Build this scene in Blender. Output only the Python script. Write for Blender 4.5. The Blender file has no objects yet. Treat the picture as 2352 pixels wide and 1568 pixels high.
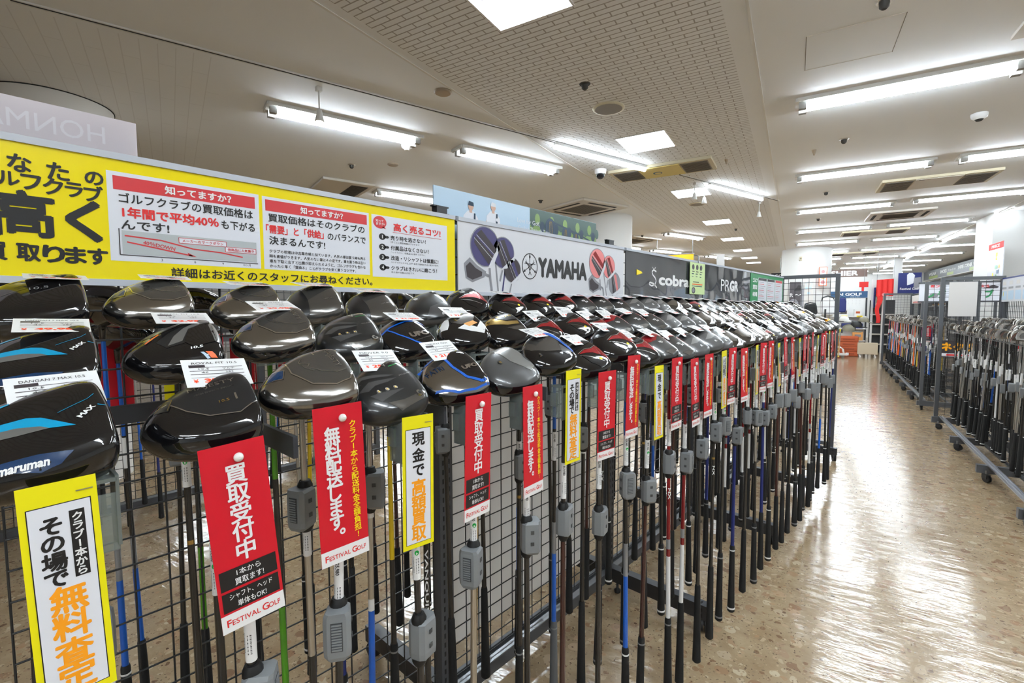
import bpy, bmesh, math, random
from mathutils import Vector, Matrix

S = bpy.context.scene
COL = S.collection
R = random.Random(11)
rad = math.radians

# ------------------------------------------------------------------ camera
EYE = 1.35
cam_d = bpy.data.cameras.new('camera')
cam_d.sensor_width = 36.0
cam_d.lens = 1099.04 / 2352 * 36.0
cam_d.clip_start = 0.02
cam_d.clip_end = 200
cam = bpy.data.objects.new('camera', cam_d)
COL.objects.link(cam)
S.camera = cam


def cam_basis(az, pitch, roll):
    cp, sp, cr, sr = math.cos(pitch), math.sin(pitch), math.cos(roll), math.sin(roll)
    fw = Vector((0, cp, -sp))
    up0 = Vector((0, sp, cp))
    rt0 = Vector((1, 0, 0))
    rt = rt0 * cr + up0 * sr
    up = -rt0 * sr + up0 * cr
    rz = Matrix.Rotation(-az, 3, 'Z')
    return rz @ rt, rz @ up, rz @ fw


_rt, _up, _fw = cam_basis(rad(-42.472), rad(3.823), rad(-0.177))
mw = Matrix((_rt, _up, -_fw)).transposed().to_4x4()
mw.translation = Vector((0, 0, EYE))
cam.matrix_world = mw

# ------------------------------------------------------------------ world, exposure
wd = bpy.data.worlds.new('world')
S.world = wd
wd.use_nodes = True
wd.node_tree.nodes['Background'].inputs[0].default_value = (0.9, 0.95, 1.0, 1)
wd.node_tree.nodes['Background'].inputs[1].default_value = 0.25
S.view_settings.view_transform = 'Standard'
S.view_settings.look = 'None'
S.view_settings.gamma = 1.0
S.view_settings.use_curve_mapping = False
S.view_settings.exposure = 0.78
S.cycles.use_denoising = True
S.cycles.use_adaptive_sampling = True
S.cycles.adaptive_threshold = 0.025
S.cycles.max_bounces = 6
S.cycles.diffuse_bounces = 4
S.cycles.glossy_bounces = 3
S.cycles.transmission_bounces = 4
S.cycles.transparent_max_bounces = 8
S.cycles.caustics_reflective = False
S.cycles.caustics_refractive = False
S.cycles.sample_clamp_indirect = 6
TUBE = 42.0           # emission of the fluorescent tubes
PANEL = 26.0          # emission of the tubes in the square ceiling lights

CEIL = 2.93
YC = rad(30.514 - 42.472)   # direction of the ceiling grid and the far aisle
YG = rad(54.583 - 42.472)   # direction of the track and the left lights
YA = rad(33.55 - 42.472)    # direction of the right-hand racks


def fr(az, f, r):
    """point at distance f along azimuth az and r to the right of it"""
    return (f * math.sin(az) + r * math.cos(az), f * math.cos(az) - r * math.sin(az))


def cd(c, d):
    return fr(YC, c, d)


def gh(g, h):
    return fr(YG, g, h)


def ab(a, b):
    return fr(YA, a, b)


# ------------------------------------------------------------------ materials
MATS = {}


def mat(name, col=(0.5, 0.5, 0.5), rough=0.5, metal=0.0, coat=0.0, emit=0.0, spec=0.5, alpha=1.0, bump=None, trans=0.0):
    if name in MATS:
        return MATS[name]
    m = bpy.data.materials.new(name)
    m.use_nodes = True
    nt = m.node_tree
    b = nt.nodes['Principled BSDF']
    b.inputs['Base Color'].default_value = (*col, 1)
    b.inputs['Roughness'].default_value = rough
    b.inputs['Metallic'].default_value = metal
    b.inputs['Coat Weight'].default_value = coat
    b.inputs['Coat Roughness'].default_value = 0.04
    b.inputs['Specular IOR Level'].default_value = spec
    if emit:
        b.inputs['Emission Color'].default_value = (*col, 1)
        b.inputs['Emission Strength'].default_value = emit
    if alpha < 1:
        b.inputs['Alpha'].default_value = alpha
    if trans:
        b.inputs['Transmission Weight'].default_value = trans
    if bump:
        n = nt.nodes.new('ShaderNodeTexNoise')
        n.inputs['Scale'].default_value = bump[0]
        tc = nt.nodes.new('ShaderNodeTexCoord')
        nt.links.new(tc.outputs['Object'], n.inputs['Vector'])
        bp = nt.nodes.new('ShaderNodeBump')
        bp.inputs['Strength'].default_value = bump[1]
        bp.inputs['Distance'].default_value = bump[2] if len(bump) > 2 else 0.002
        nt.links.new(n.outputs['Fac'], bp.inputs['Height'])
        nt.links.new(bp.outputs['Normal'], b.inputs['Normal'])
    MATS[name] = m
    return m


def srgb(r, g, b):
    def f(c):
        c /= 255.0
        return c / 12.92 if c <= 0.04045 else ((c + 0.055) / 1.055) ** 2.4
    return (f(r), f(g), f(b))


def M(key):
    return MATS[key]


mat('white_paint', srgb(226, 224, 220), 0.6)
mat('white_gloss', srgb(235, 235, 235), 0.3)
mat('lamp_white', srgb(225, 225, 222), 0.5)
mat('tube_glow', (0.84, 0.93, 1.0), 0.5, emit=TUBE)
mat('panel_glow', (0.84, 0.93, 1.0), 0.5, emit=PANEL)
mat('batten_glow', (0.84, 0.93, 1.0), 0.5, emit=14.0)
mat('spot_glow', (1.0, 0.95, 0.85), 0.5, emit=6.0)
mat('tube_end', srgb(150, 148, 145), 0.4)
mat('rack_grey', srgb(74, 76, 80), 0.42, bump=(900, 0.06, 0.0005))
mat('rack_dark', srgb(40, 41, 44), 0.45)
mat('rail_alu', srgb(140, 142, 146), 0.3, metal=0.8)
mat('wire_black', srgb(38, 40, 42), 0.35)
mat('rubber', srgb(16, 16, 17), 0.55)
mat('gloss_black', (0.005, 0.005, 0.006), 0.07, coat=0.6)
mat('satin_black', (0.014, 0.014, 0.015), 0.28)
mat('carbon', (0.016, 0.017, 0.018), 0.28, coat=0.6)
mat('gunmetal', (0.15, 0.143, 0.135), 0.2, metal=0.75, coat=0.5)
mat('dark_chrome', (0.34, 0.325, 0.305), 0.14, metal=0.95)
mat('smoke_chrome', (0.17, 0.165, 0.16), 0.13, metal=0.95)
mat('chrome', (0.80, 0.79, 0.77), 0.13, metal=1.0)
mat('steel', (0.60, 0.59, 0.57), 0.28, metal=1.0)
mat('silver_paint', (0.26, 0.26, 0.255), 0.3, metal=0.6, coat=0.4)
mat('grey_paint', (0.085, 0.085, 0.087), 0.28, metal=0.3, coat=0.4)
mat('cyan', srgb(0, 150, 195), 0.3, coat=0.5)
mat('blue', srgb(10, 90, 190), 0.3, coat=0.5)
mat('deep_blue', srgb(5, 45, 85), 0.25, coat=0.6)
mat('orange', srgb(245, 100, 20), 0.4)
mat('amber', srgb(240, 165, 20), 0.4)
mat('gold', (0.55, 0.38, 0.12), 0.25, metal=0.9)
mat('red_metal', (0.32, 0.008, 0.014), 0.2, metal=0.35, coat=0.9)
mat('white_ink', srgb(235, 235, 235), 0.5)
mat('grey_ink', srgb(120, 120, 120), 0.5)
mat('dark_ink', srgb(30, 30, 32), 0.5)
mat('card_white', srgb(240, 240, 240), 0.35)
mat('tag_red', srgb(196, 12, 34), 0.38)
mat('tag_yellow', srgb(240, 228, 10), 0.4)
mat('ink_yellow', srgb(250, 225, 20), 0.5)
mat('ink_orange', srgb(250, 160, 20), 0.5)
mat('ink_black', srgb(22, 20, 20), 0.5)
mat('ink_red', srgb(215, 40, 40), 0.5)
mat('price_red', srgb(250, 75, 30), 0.5)
mat('green_dot', srgb(0, 170, 70), 0.5)
mat('sign_yellow', srgb(247, 226, 8), 0.22, coat=0.3)
mat('sign_white', srgb(232, 234, 242), 0.25, coat=0.3)
mat('sign_silver', srgb(222, 223, 228), 0.25, coat=0.3)
mat('sign_red', srgb(205, 60, 65), 0.3)
mat('sign_green', srgb(45, 140, 85), 0.3)
mat('sign_grey', srgb(186, 192, 194), 0.3)
mat('note_green', srgb(200, 222, 160), 0.6)
mat('clear_rail', srgb(200, 205, 215), 0.12, spec=0.8)
mat('alarm_grey', srgb(124, 127, 130), 0.42, bump=(700, 0.05, 0.0005))
mat('alarm_dark', srgb(62, 64, 66), 0.45)
mat('pin_white', srgb(238, 236, 232), 0.25, coat=0.4)
mat('grip_black', srgb(17, 18, 19), 0.75, bump=(1500, 0.25, 0.0008))
mat('grip_grey', srgb(88, 90, 92), 0.7)
mat('ac_beige', srgb(206, 196, 168), 0.5)
mat('ac_yellow', srgb(222, 204, 130), 0.5)
mat('ac_white', srgb(214, 208, 200), 0.5)
mat('grille', srgb(120, 112, 100), 0.6)
mat('grille_dark', srgb(52, 50, 46), 0.6)
mat('dark_hole', srgb(25, 24, 24), 0.7)
mat('dome_dark', srgb(20, 22, 28), 0.1, coat=0.8)
mat('speaker_tan', srgb(168, 152, 132), 0.6)
mat('speaker_grey', srgb(140, 134, 126), 0.6)
mat('column_white', srgb(226, 226, 224), 0.55)
mat('sheet_white', srgb(214, 210, 206), 0.6)
mat('terracotta', srgb(182, 84, 42), 0.55)
mat('terracotta_dark', srgb(140, 60, 28), 0.55)
mat('beige_board', srgb(206, 192, 168), 0.6)
mat('cap_olive', srgb(120, 116, 100), 0.7)
mat('cap_black', srgb(24, 25, 26), 0.7)
mat('cap_white', srgb(224, 224, 220), 0.6)
mat('navy', srgb(24, 36, 100), 0.6)
mat('banner_red', srgb(226, 44, 40), 0.65)
mat('sign_blue', srgb(24, 74, 116), 0.4)
mat('header_grey', srgb(78, 80, 84), 0.4)
mat('header_lime', srgb(140, 158, 40), 0.4)
mat('brown_sign', srgb(118, 94, 84), 0.5)
mat('wall_white', srgb(232, 232, 230), 0.7)
mat('wood_orange', srgb(222, 160, 90), 0.6)
mat('sky_print', srgb(188, 212, 232), 0.35)
mat('grass_print', srgb(120, 150, 80), 0.35)
mat('tree_print', srgb(50, 80, 72), 0.35)
mat('skin_print', srgb(205, 165, 145), 0.4)
mat('navy_print', srgb(24, 52, 74), 0.3)
mat('purple_print', srgb(70, 66, 110), 0.3)
mat('dark_print', srgb(62, 56, 60), 0.3)
mat('mid_print', srgb(140, 140, 146), 0.3)
mat('pink_print', srgb(224, 130, 130), 0.3)
mat('light_print', srgb(216, 218, 224), 0.3)
SH = {}
for k, c, r_, me in (('black', (0.012, 0.012, 0.012), 0.22, 0), ('steel', (0.5, 0.49, 0.46), 0.2, 1), ('green', srgb(70, 140, 20), 0.25, 0),
                     ('blue', srgb(20, 90, 180), 0.25, 0), ('navy', srgb(16, 28, 110), 0.25, 0), ('red', srgb(120, 12, 20), 0.22, 0),
                     ('gold', srgb(170, 118, 30), 0.3, 0.4), ('white', srgb(232, 232, 232), 0.3, 0), ('teal', srgb(0, 124, 158), 0.3, 0),
                     ('yellow', srgb(235, 200, 20), 0.3, 0), ('pink', srgb(210, 90, 160), 0.3, 0), ('orange', srgb(238, 120, 20), 0.3, 0),
                     ('brown', srgb(60, 30, 26), 0.25, 0), ('grey', srgb(140, 142, 146), 0.3, 0.3), ('crimson', srgb(205, 20, 40), 0.3, 0),
                     ('sky', srgb(90, 170, 220), 0.3, 0)):
    SH[k] = mat('shaft_' + k, c, r_, me, coat=0.5)


def acrylic():
    m = bpy.data.materials.new('acrylic')
    m.use_nodes = True
    nt = m.node_tree
    out = nt.nodes['Material Output']
    nt.nodes.remove(nt.nodes['Principled BSDF'])
    tr = nt.nodes.new('ShaderNodeBsdfTransparent')
    tr.inputs[0].default_value = (0.82, 0.88, 0.87, 1)
    gl = nt.nodes.new('ShaderNodeBsdfGlossy')
    gl.inputs['Roughness'].default_value = 0.12
    df = nt.nodes.new('ShaderNodeBsdfDiffuse')
    df.inputs[0].default_value = (0.6, 0.68, 0.66, 1)
    mx0 = nt.nodes.new('ShaderNodeMixShader')
    mx0.inputs[0].default_value = 0.28
    mx = nt.nodes.new('ShaderNodeMixShader')
    fz = nt.nodes.new('ShaderNodeLayerWeight')
    fz.inputs[0].default_value = 0.35
    nt.links.new(tr.outputs[0], mx0.inputs[1])
    nt.links.new(df.outputs[0], mx0.inputs[2])
    nt.links.new(fz.outputs['Fresnel'], mx.inputs[0])
    nt.links.new(mx0.outputs[0], mx.inputs[1])
    nt.links.new(gl.outputs[0], mx.inputs[2])
    nt.links.new(mx.outputs[0], out.inputs[0])
    MATS['acrylic'] = m


acrylic()


def translucent_sheet(name, col, fac):
    m = bpy.data.materials.new(name)
    m.use_nodes = True
    nt = m.node_tree
    b = nt.nodes['Principled BSDF']
    b.inputs['Base Color'].default_value = (*col, 1)
    b.inputs['Roughness'].default_value = 0.3
    tl = nt.nodes.new('ShaderNodeBsdfTranslucent')
    tl.inputs[0].default_value = (*col, 1)
    mx = nt.nodes.new('ShaderNodeMixShader')
    mx.inputs[0].default_value = fac
    nt.links.new(b.outputs[0], mx.inputs[1])
    nt.links.new(tl.outputs[0], mx.inputs[2])
    nt.links.new(mx.outputs[0], nt.nodes['Material Output'].inputs[0])
    MATS[name] = m
    return m


translucent_sheet('milky_sheet', srgb(238, 232, 236), 0.5)
translucent_sheet('lit_sheet', srgb(250, 249, 246), 0.45)
translucent_sheet('milky_ink', srgb(250, 248, 252), 0.5)


def wavy_black():
    """black glossy film with buckles: the blurred shapes in it are real reflections"""
    m = mat('film_black', srgb(66, 68, 73), 0.07, coat=1.0, spec=1.0)
    nt = m.node_tree
    b = nt.nodes['Principled BSDF']
    tc = nt.nodes.new('ShaderNodeTexCoord')
    n = nt.nodes.new('ShaderNodeTexNoise')
    n.inputs['Scale'].default_value = 5.0
    n.inputs['Detail'].default_value = 0.5
    bp = nt.nodes.new('ShaderNodeBump')
    bp.inputs['Strength'].default_value = 0.55
    bp.inputs['Distance'].default_value = 0.02
    nt.links.new(tc.outputs['Object'], n.inputs['Vector'])
    nt.links.new(n.outputs['Fac'], bp.inputs['Height'])
    nt.links.new(bp.outputs['Normal'], b.inputs['Normal'])
    nt.links.new(bp.outputs['Normal'], b.inputs['Coat Normal'])


wavy_black()


def node(nt, kind, **kw):
    n = nt.nodes.new(kind)
    for k, v in kw.items():
        setattr(n, k, v)
    return n


def math_node(nt, op, a, b=None):
    n = node(nt, 'ShaderNodeMath', operation=op)
    for i, v in enumerate((a, b)):
        if v is None:
            continue
        if isinstance(v, (int, float)):
            n.inputs[i].default_value = v
        else:
            nt.links.new(v, n.inputs[i])
    return n.outputs[0]


def floor_material():
    m = bpy.data.materials.new('terrazzo')
    m.use_nodes = True
    nt = m.node_tree
    L = nt.links
    b = nt.nodes['Principled BSDF']
    tc = node(nt, 'ShaderNodeTexCoord')
    # warp the coordinates so that the chips are irregular
    wn = node(nt, 'ShaderNodeTexNoise')
    wn.inputs['Scale'].default_value = 14
    wn.inputs['Detail'].default_value = 2
    L.new(tc.outputs['Object'], wn.inputs['Vector'])
    mixv = node(nt, 'ShaderNodeVectorMath', operation='SCALE')
    L.new(wn.outputs['Color'], mixv.inputs[0])
    mixv.inputs['Scale'].default_value = 0.05
    addv = node(nt, 'ShaderNodeVectorMath', operation='ADD')
    L.new(tc.outputs['Object'], addv.inputs[0])
    L.new(mixv.outputs[0], addv.inputs[1])
    cols = []
    base_n = node(nt, 'ShaderNodeTexNoise')
    base_n.inputs['Scale'].default_value = 9
    base_n.inputs['Detail'].default_value = 6
    base_n.inputs['Roughness'].default_value = 0.65
    L.new(tc.outputs['Object'], base_n.inputs['Vector'])
    ramp0 = node(nt, 'ShaderNodeValToRGB')
    e = ramp0.color_ramp.elements
    e[0].position, e[0].color = 0.3, (*srgb(145, 122, 93), 1)
    e[1].position, e[1].color = 0.7, (*srgb(172, 152, 122), 1)
    L.new(base_n.outputs['Fac'], ramp0.inputs[0])
    cur = ramp0.outputs[0]
    for sc, lim, stops in ((17, 0.40, ((0.0, (135, 102, 73)), (0.35, (176, 147, 117)), (0.6, (194, 178, 151)), (0.85, (149, 118, 91)), (1.0, (120, 93, 72)))),
                           (42, 0.42, ((0.0, (118, 86, 61)), (0.4, (190, 171, 142)), (0.75, (163, 131, 99)), (1.0, (95, 70, 52)))),
                           (110, 0.30, ((0.0, (88, 64, 46)), (0.5, (185, 162, 131)), (1.0, (72, 54, 41))))):
        v = node(nt, 'ShaderNodeTexVoronoi')
        v.inputs['Scale'].default_value = sc
        L.new(addv.outputs[0], v.inputs['Vector'])
        sep = node(nt, 'ShaderNodeSeparateColor')
        L.new(v.outputs['Color'], sep.inputs[0])
        keep = math_node(nt, 'LESS_THAN', sep.outputs[0], lim)
        small = math_node(nt, 'LESS_THAN', v.outputs['Distance'], 0.42)
        fac = math_node(nt, 'MULTIPLY', keep, small)
        fac = math_node(nt, 'MULTIPLY', fac, 0.92)
        rp = node(nt, 'ShaderNodeValToRGB')
        el = rp.color_ramp.elements
        while len(el) < len(stops):
            el.new(0.5)
        for q, (p, c) in zip(el, stops):
            q.position, q.color = p, (*srgb(*c), 1)
        L.new(sep.outputs[1], rp.inputs[0])
        mx = node(nt, 'ShaderNodeMix', data_type='RGBA')
        L.new(fac, mx.inputs[0])
        L.new(cur, mx.inputs[6])
        L.new(rp.outputs[0], mx.inputs[7])
        cur = mx.outputs[2]
    L.new(cur, b.inputs['Base Color'])
    b.inputs['Roughness'].default_value = 0.15
    b.inputs['Specular IOR Level'].default_value = 0.5
    b.inputs['Coat Weight'].default_value = 0.2
    b.inputs['Coat Roughness'].default_value = 0.1
    mp = node(nt, 'ShaderNodeMapping')
    mp.inputs['Rotation'].default_value = (0, 0, rad(12))
    mp.inputs['Scale'].default_value = (3.2, 9.0, 5.0)
    L.new(tc.outputs['Object'], mp.inputs[0])
    wv = node(nt, 'ShaderNodeTexNoise')
    wv.inputs['Scale'].default_value = 1.5
    wv.inputs['Detail'].default_value = 4
    L.new(mp.outputs[0], wv.inputs['Vector'])
    bp = node(nt, 'ShaderNodeBump')
    bp.inputs['Strength'].default_value = 0.34
    bp.inputs['Distance'].default_value = 0.012
    L.new(wv.outputs['Fac'], bp.inputs['Height'])
    L.new(bp.outputs['Normal'], b.inputs['Normal'])
    L.new(bp.outputs['Normal'], b.inputs['Coat Normal'])
    MATS['terrazzo'] = m


floor_material()


def ceiling_material():
    """plaster ceiling; one long strip of slotted tiles with grooves (object axes follow the ceiling grid)"""
    m = bpy.data.materials.new('ceiling_tiles')
    m.use_nodes = True
    nt = m.node_tree
    L = nt.links
    b = nt.nodes['Principled BSDF']
    b.inputs['Roughness'].default_value = 0.75
    tc = node(nt, 'ShaderNodeTexCoord')
    sp = node(nt, 'ShaderNodeSeparateXYZ')
    L.new(tc.outputs['Object'], sp.inputs[0])
    x, y = sp.outputs[0], sp.outputs[1]
    # strip mask: d between -2.1 and -0.38, c from 1 to 5.9
    zone = math_node(nt, 'MULTIPLY', math_node(nt, 'GREATER_THAN', x, -2.1), math_node(nt, 'LESS_THAN', x, -0.38))
    zone = math_node(nt, 'MULTIPLY', zone, math_node(nt, 'LESS_THAN', y, 14.0))
    br = node(nt, 'ShaderNodeTexBrick')
    br.inputs['Color1'].default_value = (1, 1, 1, 1)
    br.inputs['Color2'].default_value = (0.93, 0.93, 0.93, 1)
    br.inputs['Mortar'].default_value = (0, 0, 0, 1)
    br.inputs['Scale'].default_value = 1.0
    br.inputs['Mortar Size'].default_value = 0.0045
    br.inputs['Mortar Smooth'].default_value = 0.3
    br.inputs['Brick Width'].default_value = 0.15
    br.inputs['Row Height'].default_value = 0.042
    L.new(tc.outputs['Object'], br.inputs['Vector'])
    # grooves to the left of the track, along the track grid
    mp = node(nt, 'ShaderNodeMapping')
    mp.inputs['Rotation'].default_value = (0, 0, YG - YC)
    L.new(tc.outputs['Object'], mp.inputs[0])
    br2 = node(nt, 'ShaderNodeTexBrick')
    br2.inputs['Color1'].default_value = (1, 1, 1, 1)
    br2.inputs['Color2'].default_value = (0.95, 0.95, 0.95, 1)
    br2.inputs['Mortar'].default_value = (0.35, 0.35, 0.35, 1)
    br2.inputs['Scale'].default_value = 1.0
    br2.inputs['Mortar Size'].default_value = 0.003
    br2.inputs['Brick Width'].default_value = 0.6
    br2.inputs['Row Height'].default_value = 0.09
    L.new(mp.outputs[0], br2.inputs['Vector'])
    sp2 = node(nt, 'ShaderNodeSeparateXYZ')
    L.new(mp.outputs[0], sp2.inputs[0])
    z2 = math_node(nt, 'MULTIPLY', math_node(nt, 'LESS_THAN', sp2.outputs[0], -3.62), math_node(nt, 'LESS_THAN', sp2.outputs[1], 0.35))
    z2 = math_node(nt, 'MULTIPLY', z2, 0.35)
    base = (*srgb(240, 242, 245), 1)
    dark = (*srgb(172, 168, 166), 1)
    s1 = node(nt, 'ShaderNodeSeparateColor')
    L.new(br.outputs['Color'], s1.inputs[0])
    g1 = math_node(nt, 'MULTIPLY', math_node(nt, 'SUBTRACT', 1.0, s1.outputs[0]), zone)
    s2 = node(nt, 'ShaderNodeSeparateColor')
    L.new(br2.outputs['Color'], s2.inputs[0])
    g2 = math_node(nt, 'MULTIPLY', math_node(nt, 'SUBTRACT', 1.0, s2.outputs[0]), z2)
    g = math_node(nt, 'MAXIMUM', g1, g2)
    mx = node(nt, 'ShaderNodeMix', data_type='RGBA')
    L.new(g, mx.inputs[0])
    mx.inputs[6].default_value = base
    mx.inputs[7].default_value = dark
    L.new(mx.outputs[2], b.inputs['Base Color'])
    MATS['ceiling_tiles'] = m


ceiling_material()

# ------------------------------------------------------------------ mesh helpers


class MB:
    """collects geometry with material slots, then becomes one mesh"""

    def __init__(self):
        self.v, self.f, self.m, self.sm, self.slots = [], [], [], [], []

    def slot(self, key):
        if key not in self.slots:
            self.slots.append(key)
        return self.slots.index(key)

    def add(self, verts, faces, key, smooth=False):
        o = len(self.v)
        s = self.slot(key)
        self.v.extend([tuple(p) for p in verts])
        for f in faces:
            self.f.append(tuple(i + o for i in f))
            self.m.append(s)
            self.sm.append(smooth)
        return self

    def box(self, lo, hi, key, rot=None, org=None):
        x0, y0, z0 = lo
        x1, y1, z1 = hi
        vs = [Vector(p) for p in ((x0, y0, z0), (x1, y0, z0), (x1, y1, z0), (x0, y1, z0), (x0, y0, z1), (x1, y0, z1), (x1, y1, z1), (x0, y1, z1))]
        if rot is not None:
            og = Vector(org or (0, 0, 0))
            vs = [rot @ (p - og) + og for p in vs]
        return self.add(vs, [(0, 3, 2, 1), (4, 5, 6, 7), (0, 1, 5, 4), (1, 2, 6, 5), (2, 3, 7, 6), (3, 0, 4, 7)], key)

    def cyl(self, p0, p1, r0, r1, key, n=12, caps=True, smooth=True):
        p0, p1 = Vector(p0), Vector(p1)
        ax = (p1 - p0).normalized()
        u = ax.orthogonal().normalized()
        w = ax.cross(u)
        vs = []
        for p, r in ((p0, r0), (p1, r1)):
            for i in range(n):
                t = 2 * math.pi * i / n
                vs.append(p + (u * math.cos(t) + w * math.sin(t)) * r)
        self.add(vs, [(i, (i + 1) % n, n + (i + 1) % n, n + i) for i in range(n)], key, smooth)
        if caps:
            self.add(vs[:n], [tuple(reversed(range(n)))], key)
            self.add(vs[n:], [tuple(range(n))], key)
        return self

    def lathe(self, prof, key, n=16, origin=(0, 0, 0), axis='Z', smooth=True):
        """prof: list of (r, z)"""
        vs, fs = [], []
        for r, z in prof:
            for i in range(n):
                t = 2 * math.pi * i / n
                p = (r * math.cos(t), r * math.sin(t), z)
                if axis == 'X':
                    p = (p[2], p[0], p[1])
                elif axis == 'Y':
                    p = (p[0], p[2], p[1])
                vs.append((p[0] + origin[0], p[1] + origin[1], p[2] + origin[2]))
        for k in range(len(prof) - 1):
            for i in range(n):
                a, b2 = k * n + i, k * n + (i + 1) % n
                fs.append((a, b2, b2 + n, a + n))
        self.add(vs, fs, key, smooth)
        self.add(vs[:n], [tuple(reversed(range(n)))], key)
        self.add(vs[-n:], [tuple(range(n))], key)
        return self

    def poly(self, pts, key):
        return self.add(pts, [tuple(range(len(pts)))], key)

    def prism(self, pts, z0, z1, key):
        """2D outline extruded in z"""
        n = len(pts)
        vs = [(p[0], p[1], z0) for p in pts] + [(p[0], p[1], z1) for p in pts]
        fs = [tuple(reversed(range(n))), tuple(range(n, 2 * n))] + [(i, (i + 1) % n, n + (i + 1) % n, n + i) for i in range(n)]
        return self.add(vs, fs, key)

    def tube(self, pts, r, key, n=8, closed=False):
        pts = [Vector(p) for p in pts]
        N = len(pts)
        vs = []
        up = Vector((0, 0, 1))
        for i, p in enumerate(pts):
            a = pts[(i - 1) % N] if (closed or i > 0) else p
            b = pts[(i + 1) % N] if (closed or i < N - 1) else p
            t = (b - a).normalized()
            u = t.cross(up)
            if u.length < 1e-3:
                u = t.cross(Vector((1, 0, 0)))
            u.normalize()
            w = u.cross(t)
            for k in range(n):
                q = 2 * math.pi * k / n
                vs.append(p + (u * math.cos(q) + w * math.sin(q)) * r)
        fs = []
        for i in range(N if closed else N - 1):
            j = (i + 1) % N
            for k in range(n):
                k2 = (k + 1) % n
                fs.append((i * n + k, j * n + k, j * n + k2, i * n + k2))
        self.add(vs, fs, key, True)
        if not closed:
            self.add(vs[:n], [tuple(range(n))], key)
            self.add(vs[-n:], [tuple(reversed(range(n)))], key)
        return self

    def mesh(self, name):
        me = bpy.data.meshes.new(name)
        me.from_pydata(self.v, [], self.f)
        for k in self.slots:
            me.materials.append(MATS[k] if k in MATS else SH[k])
        me.polygons.foreach_set('material_index', self.m)
        me.polygons.foreach_set('use_smooth', self.sm)
        me.update()
        return me

    def obj(self, name, parent=None, loc=(0, 0, 0), rz=0.0, bevel=0.0):
        return put(self.mesh(name), name, parent, loc, rz, bevel)


def put(me, name, parent=None, loc=(0, 0, 0), rz=0.0, bevel=0.0):
    o = bpy.data.objects.new(name, me)
    COL.objects.link(o)
    o.location = loc
    o.rotation_euler = (0, 0, rz)
    if parent is not None:
        o.parent = parent
    if bevel:
        md = o.modifiers.new('bevel', 'BEVEL')
        md.width = bevel
        md.segments = 2
        md.limit_method = 'ANGLE'
    return o


def tag(o, label, cat, group=None):
    o['label'] = label
    o['category'] = cat
    if group:
        o['group'] = group
    return o


def thing(name, label, cat, loc=(0, 0, 0), rz=0.0, group=None):
    o = bpy.data.objects.new(name, None)
    COL.objects.link(o)
    o.empty_display_size = 0.05
    o.location = loc
    o.rotation_euler = (0, 0, rz)
    return tag(o, label, cat, group)


def struct(o):
    o['kind'] = 'structure'
    return o


def dup(root, loc, rot, label, group=None):
    r = root.copy()
    COL.objects.link(r)
    r.location = loc
    r.rotation_euler = rot
    r['label'] = label
    if group:
        r['group'] = group
    for ch in list(root.children):
        c = ch.copy()
        COL.objects.link(c)
        c.parent = r
        for g in list(ch.children):
            d = g.copy()
            COL.objects.link(d)
            d.parent = c
    return r


ONES = ['', 'first', 'second', 'third', 'fourth', 'fifth', 'sixth', 'seventh', 'eighth', 'ninth', 'tenth', 'eleventh', 'twelfth', 'thirteenth',
        'fourteenth', 'fifteenth', 'sixteenth', 'seventeenth', 'eighteenth', 'nineteenth']
TENS = {20: 'twenty', 30: 'thirty', 40: 'forty', 50: 'fifty', 60: 'sixty', 70: 'seventy', 80: 'eighty'}
TENTH = {20: 'twentieth', 30: 'thirtieth', 40: 'fortieth', 50: 'fiftieth', 60: 'sixtieth', 70: 'seventieth', 80: 'eightieth'}


def nth(i):
    if i < 20:
        return ONES[i]
    t, o = i // 10 * 10, i % 10
    return TENTH[t] if o == 0 else TENS[t] + '-' + ONES[o]


# ------------------------------------------------------------------ lettering (flat meshes from the built-in font)
_glyph = {}


def glyphs(body, bold=0.0, res=3):
    key = (body, bold, res)
    if key in _glyph:
        return _glyph[key]
    c = bpy.data.curves.new('lettering', 'FONT')
    c.body = body
    c.size = 1.0
    c.align_x = 'CENTER'
    c.resolution_u = res
    c.fill_mode = 'FRONT'
    o = bpy.data.objects.new('lettering', c)
    COL.objects.link(o)
    dg = bpy.context.evaluated_depsgraph_get()
    me = bpy.data.meshes.new_from_object(o.evaluated_get(dg))
    vs = [(v.co.x, v.co.y, 0.0) for v in me.vertices]
    fs = [tuple(p.vertices) for p in me.polygons]
    if bold > 0.004:       # heavier strokes: the outline printed several times, shifted a little
        k = 4 if bold < 0.03 else 6
        v0, f0, n0 = vs, fs, len(vs)
        vs, fs = [], []
        for q in range(k):
            dx, dy = bold * math.cos(2 * math.pi * q / k + 0.5), bold * math.sin(2 * math.pi * q / k + 0.5)
            vs += [(x + dx, y + dy, q * 0.13) for x, y, _ in v0]
            fs += [tuple(i + q * n0 for i in f) for f in f0]
    bpy.data.objects.remove(o)
    bpy.data.curves.remove(c)
    bpy.data.meshes.remove(me)
    if vs:
        xs = [p[0] for p in vs]
        ys = [p[1] for p in vs]
        box = (min(xs), max(xs), min(ys), max(ys))
    else:
        box = (0, 0, 0, 0)
    _glyph[key] = (vs, fs, box)
    return _glyph[key]


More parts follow.
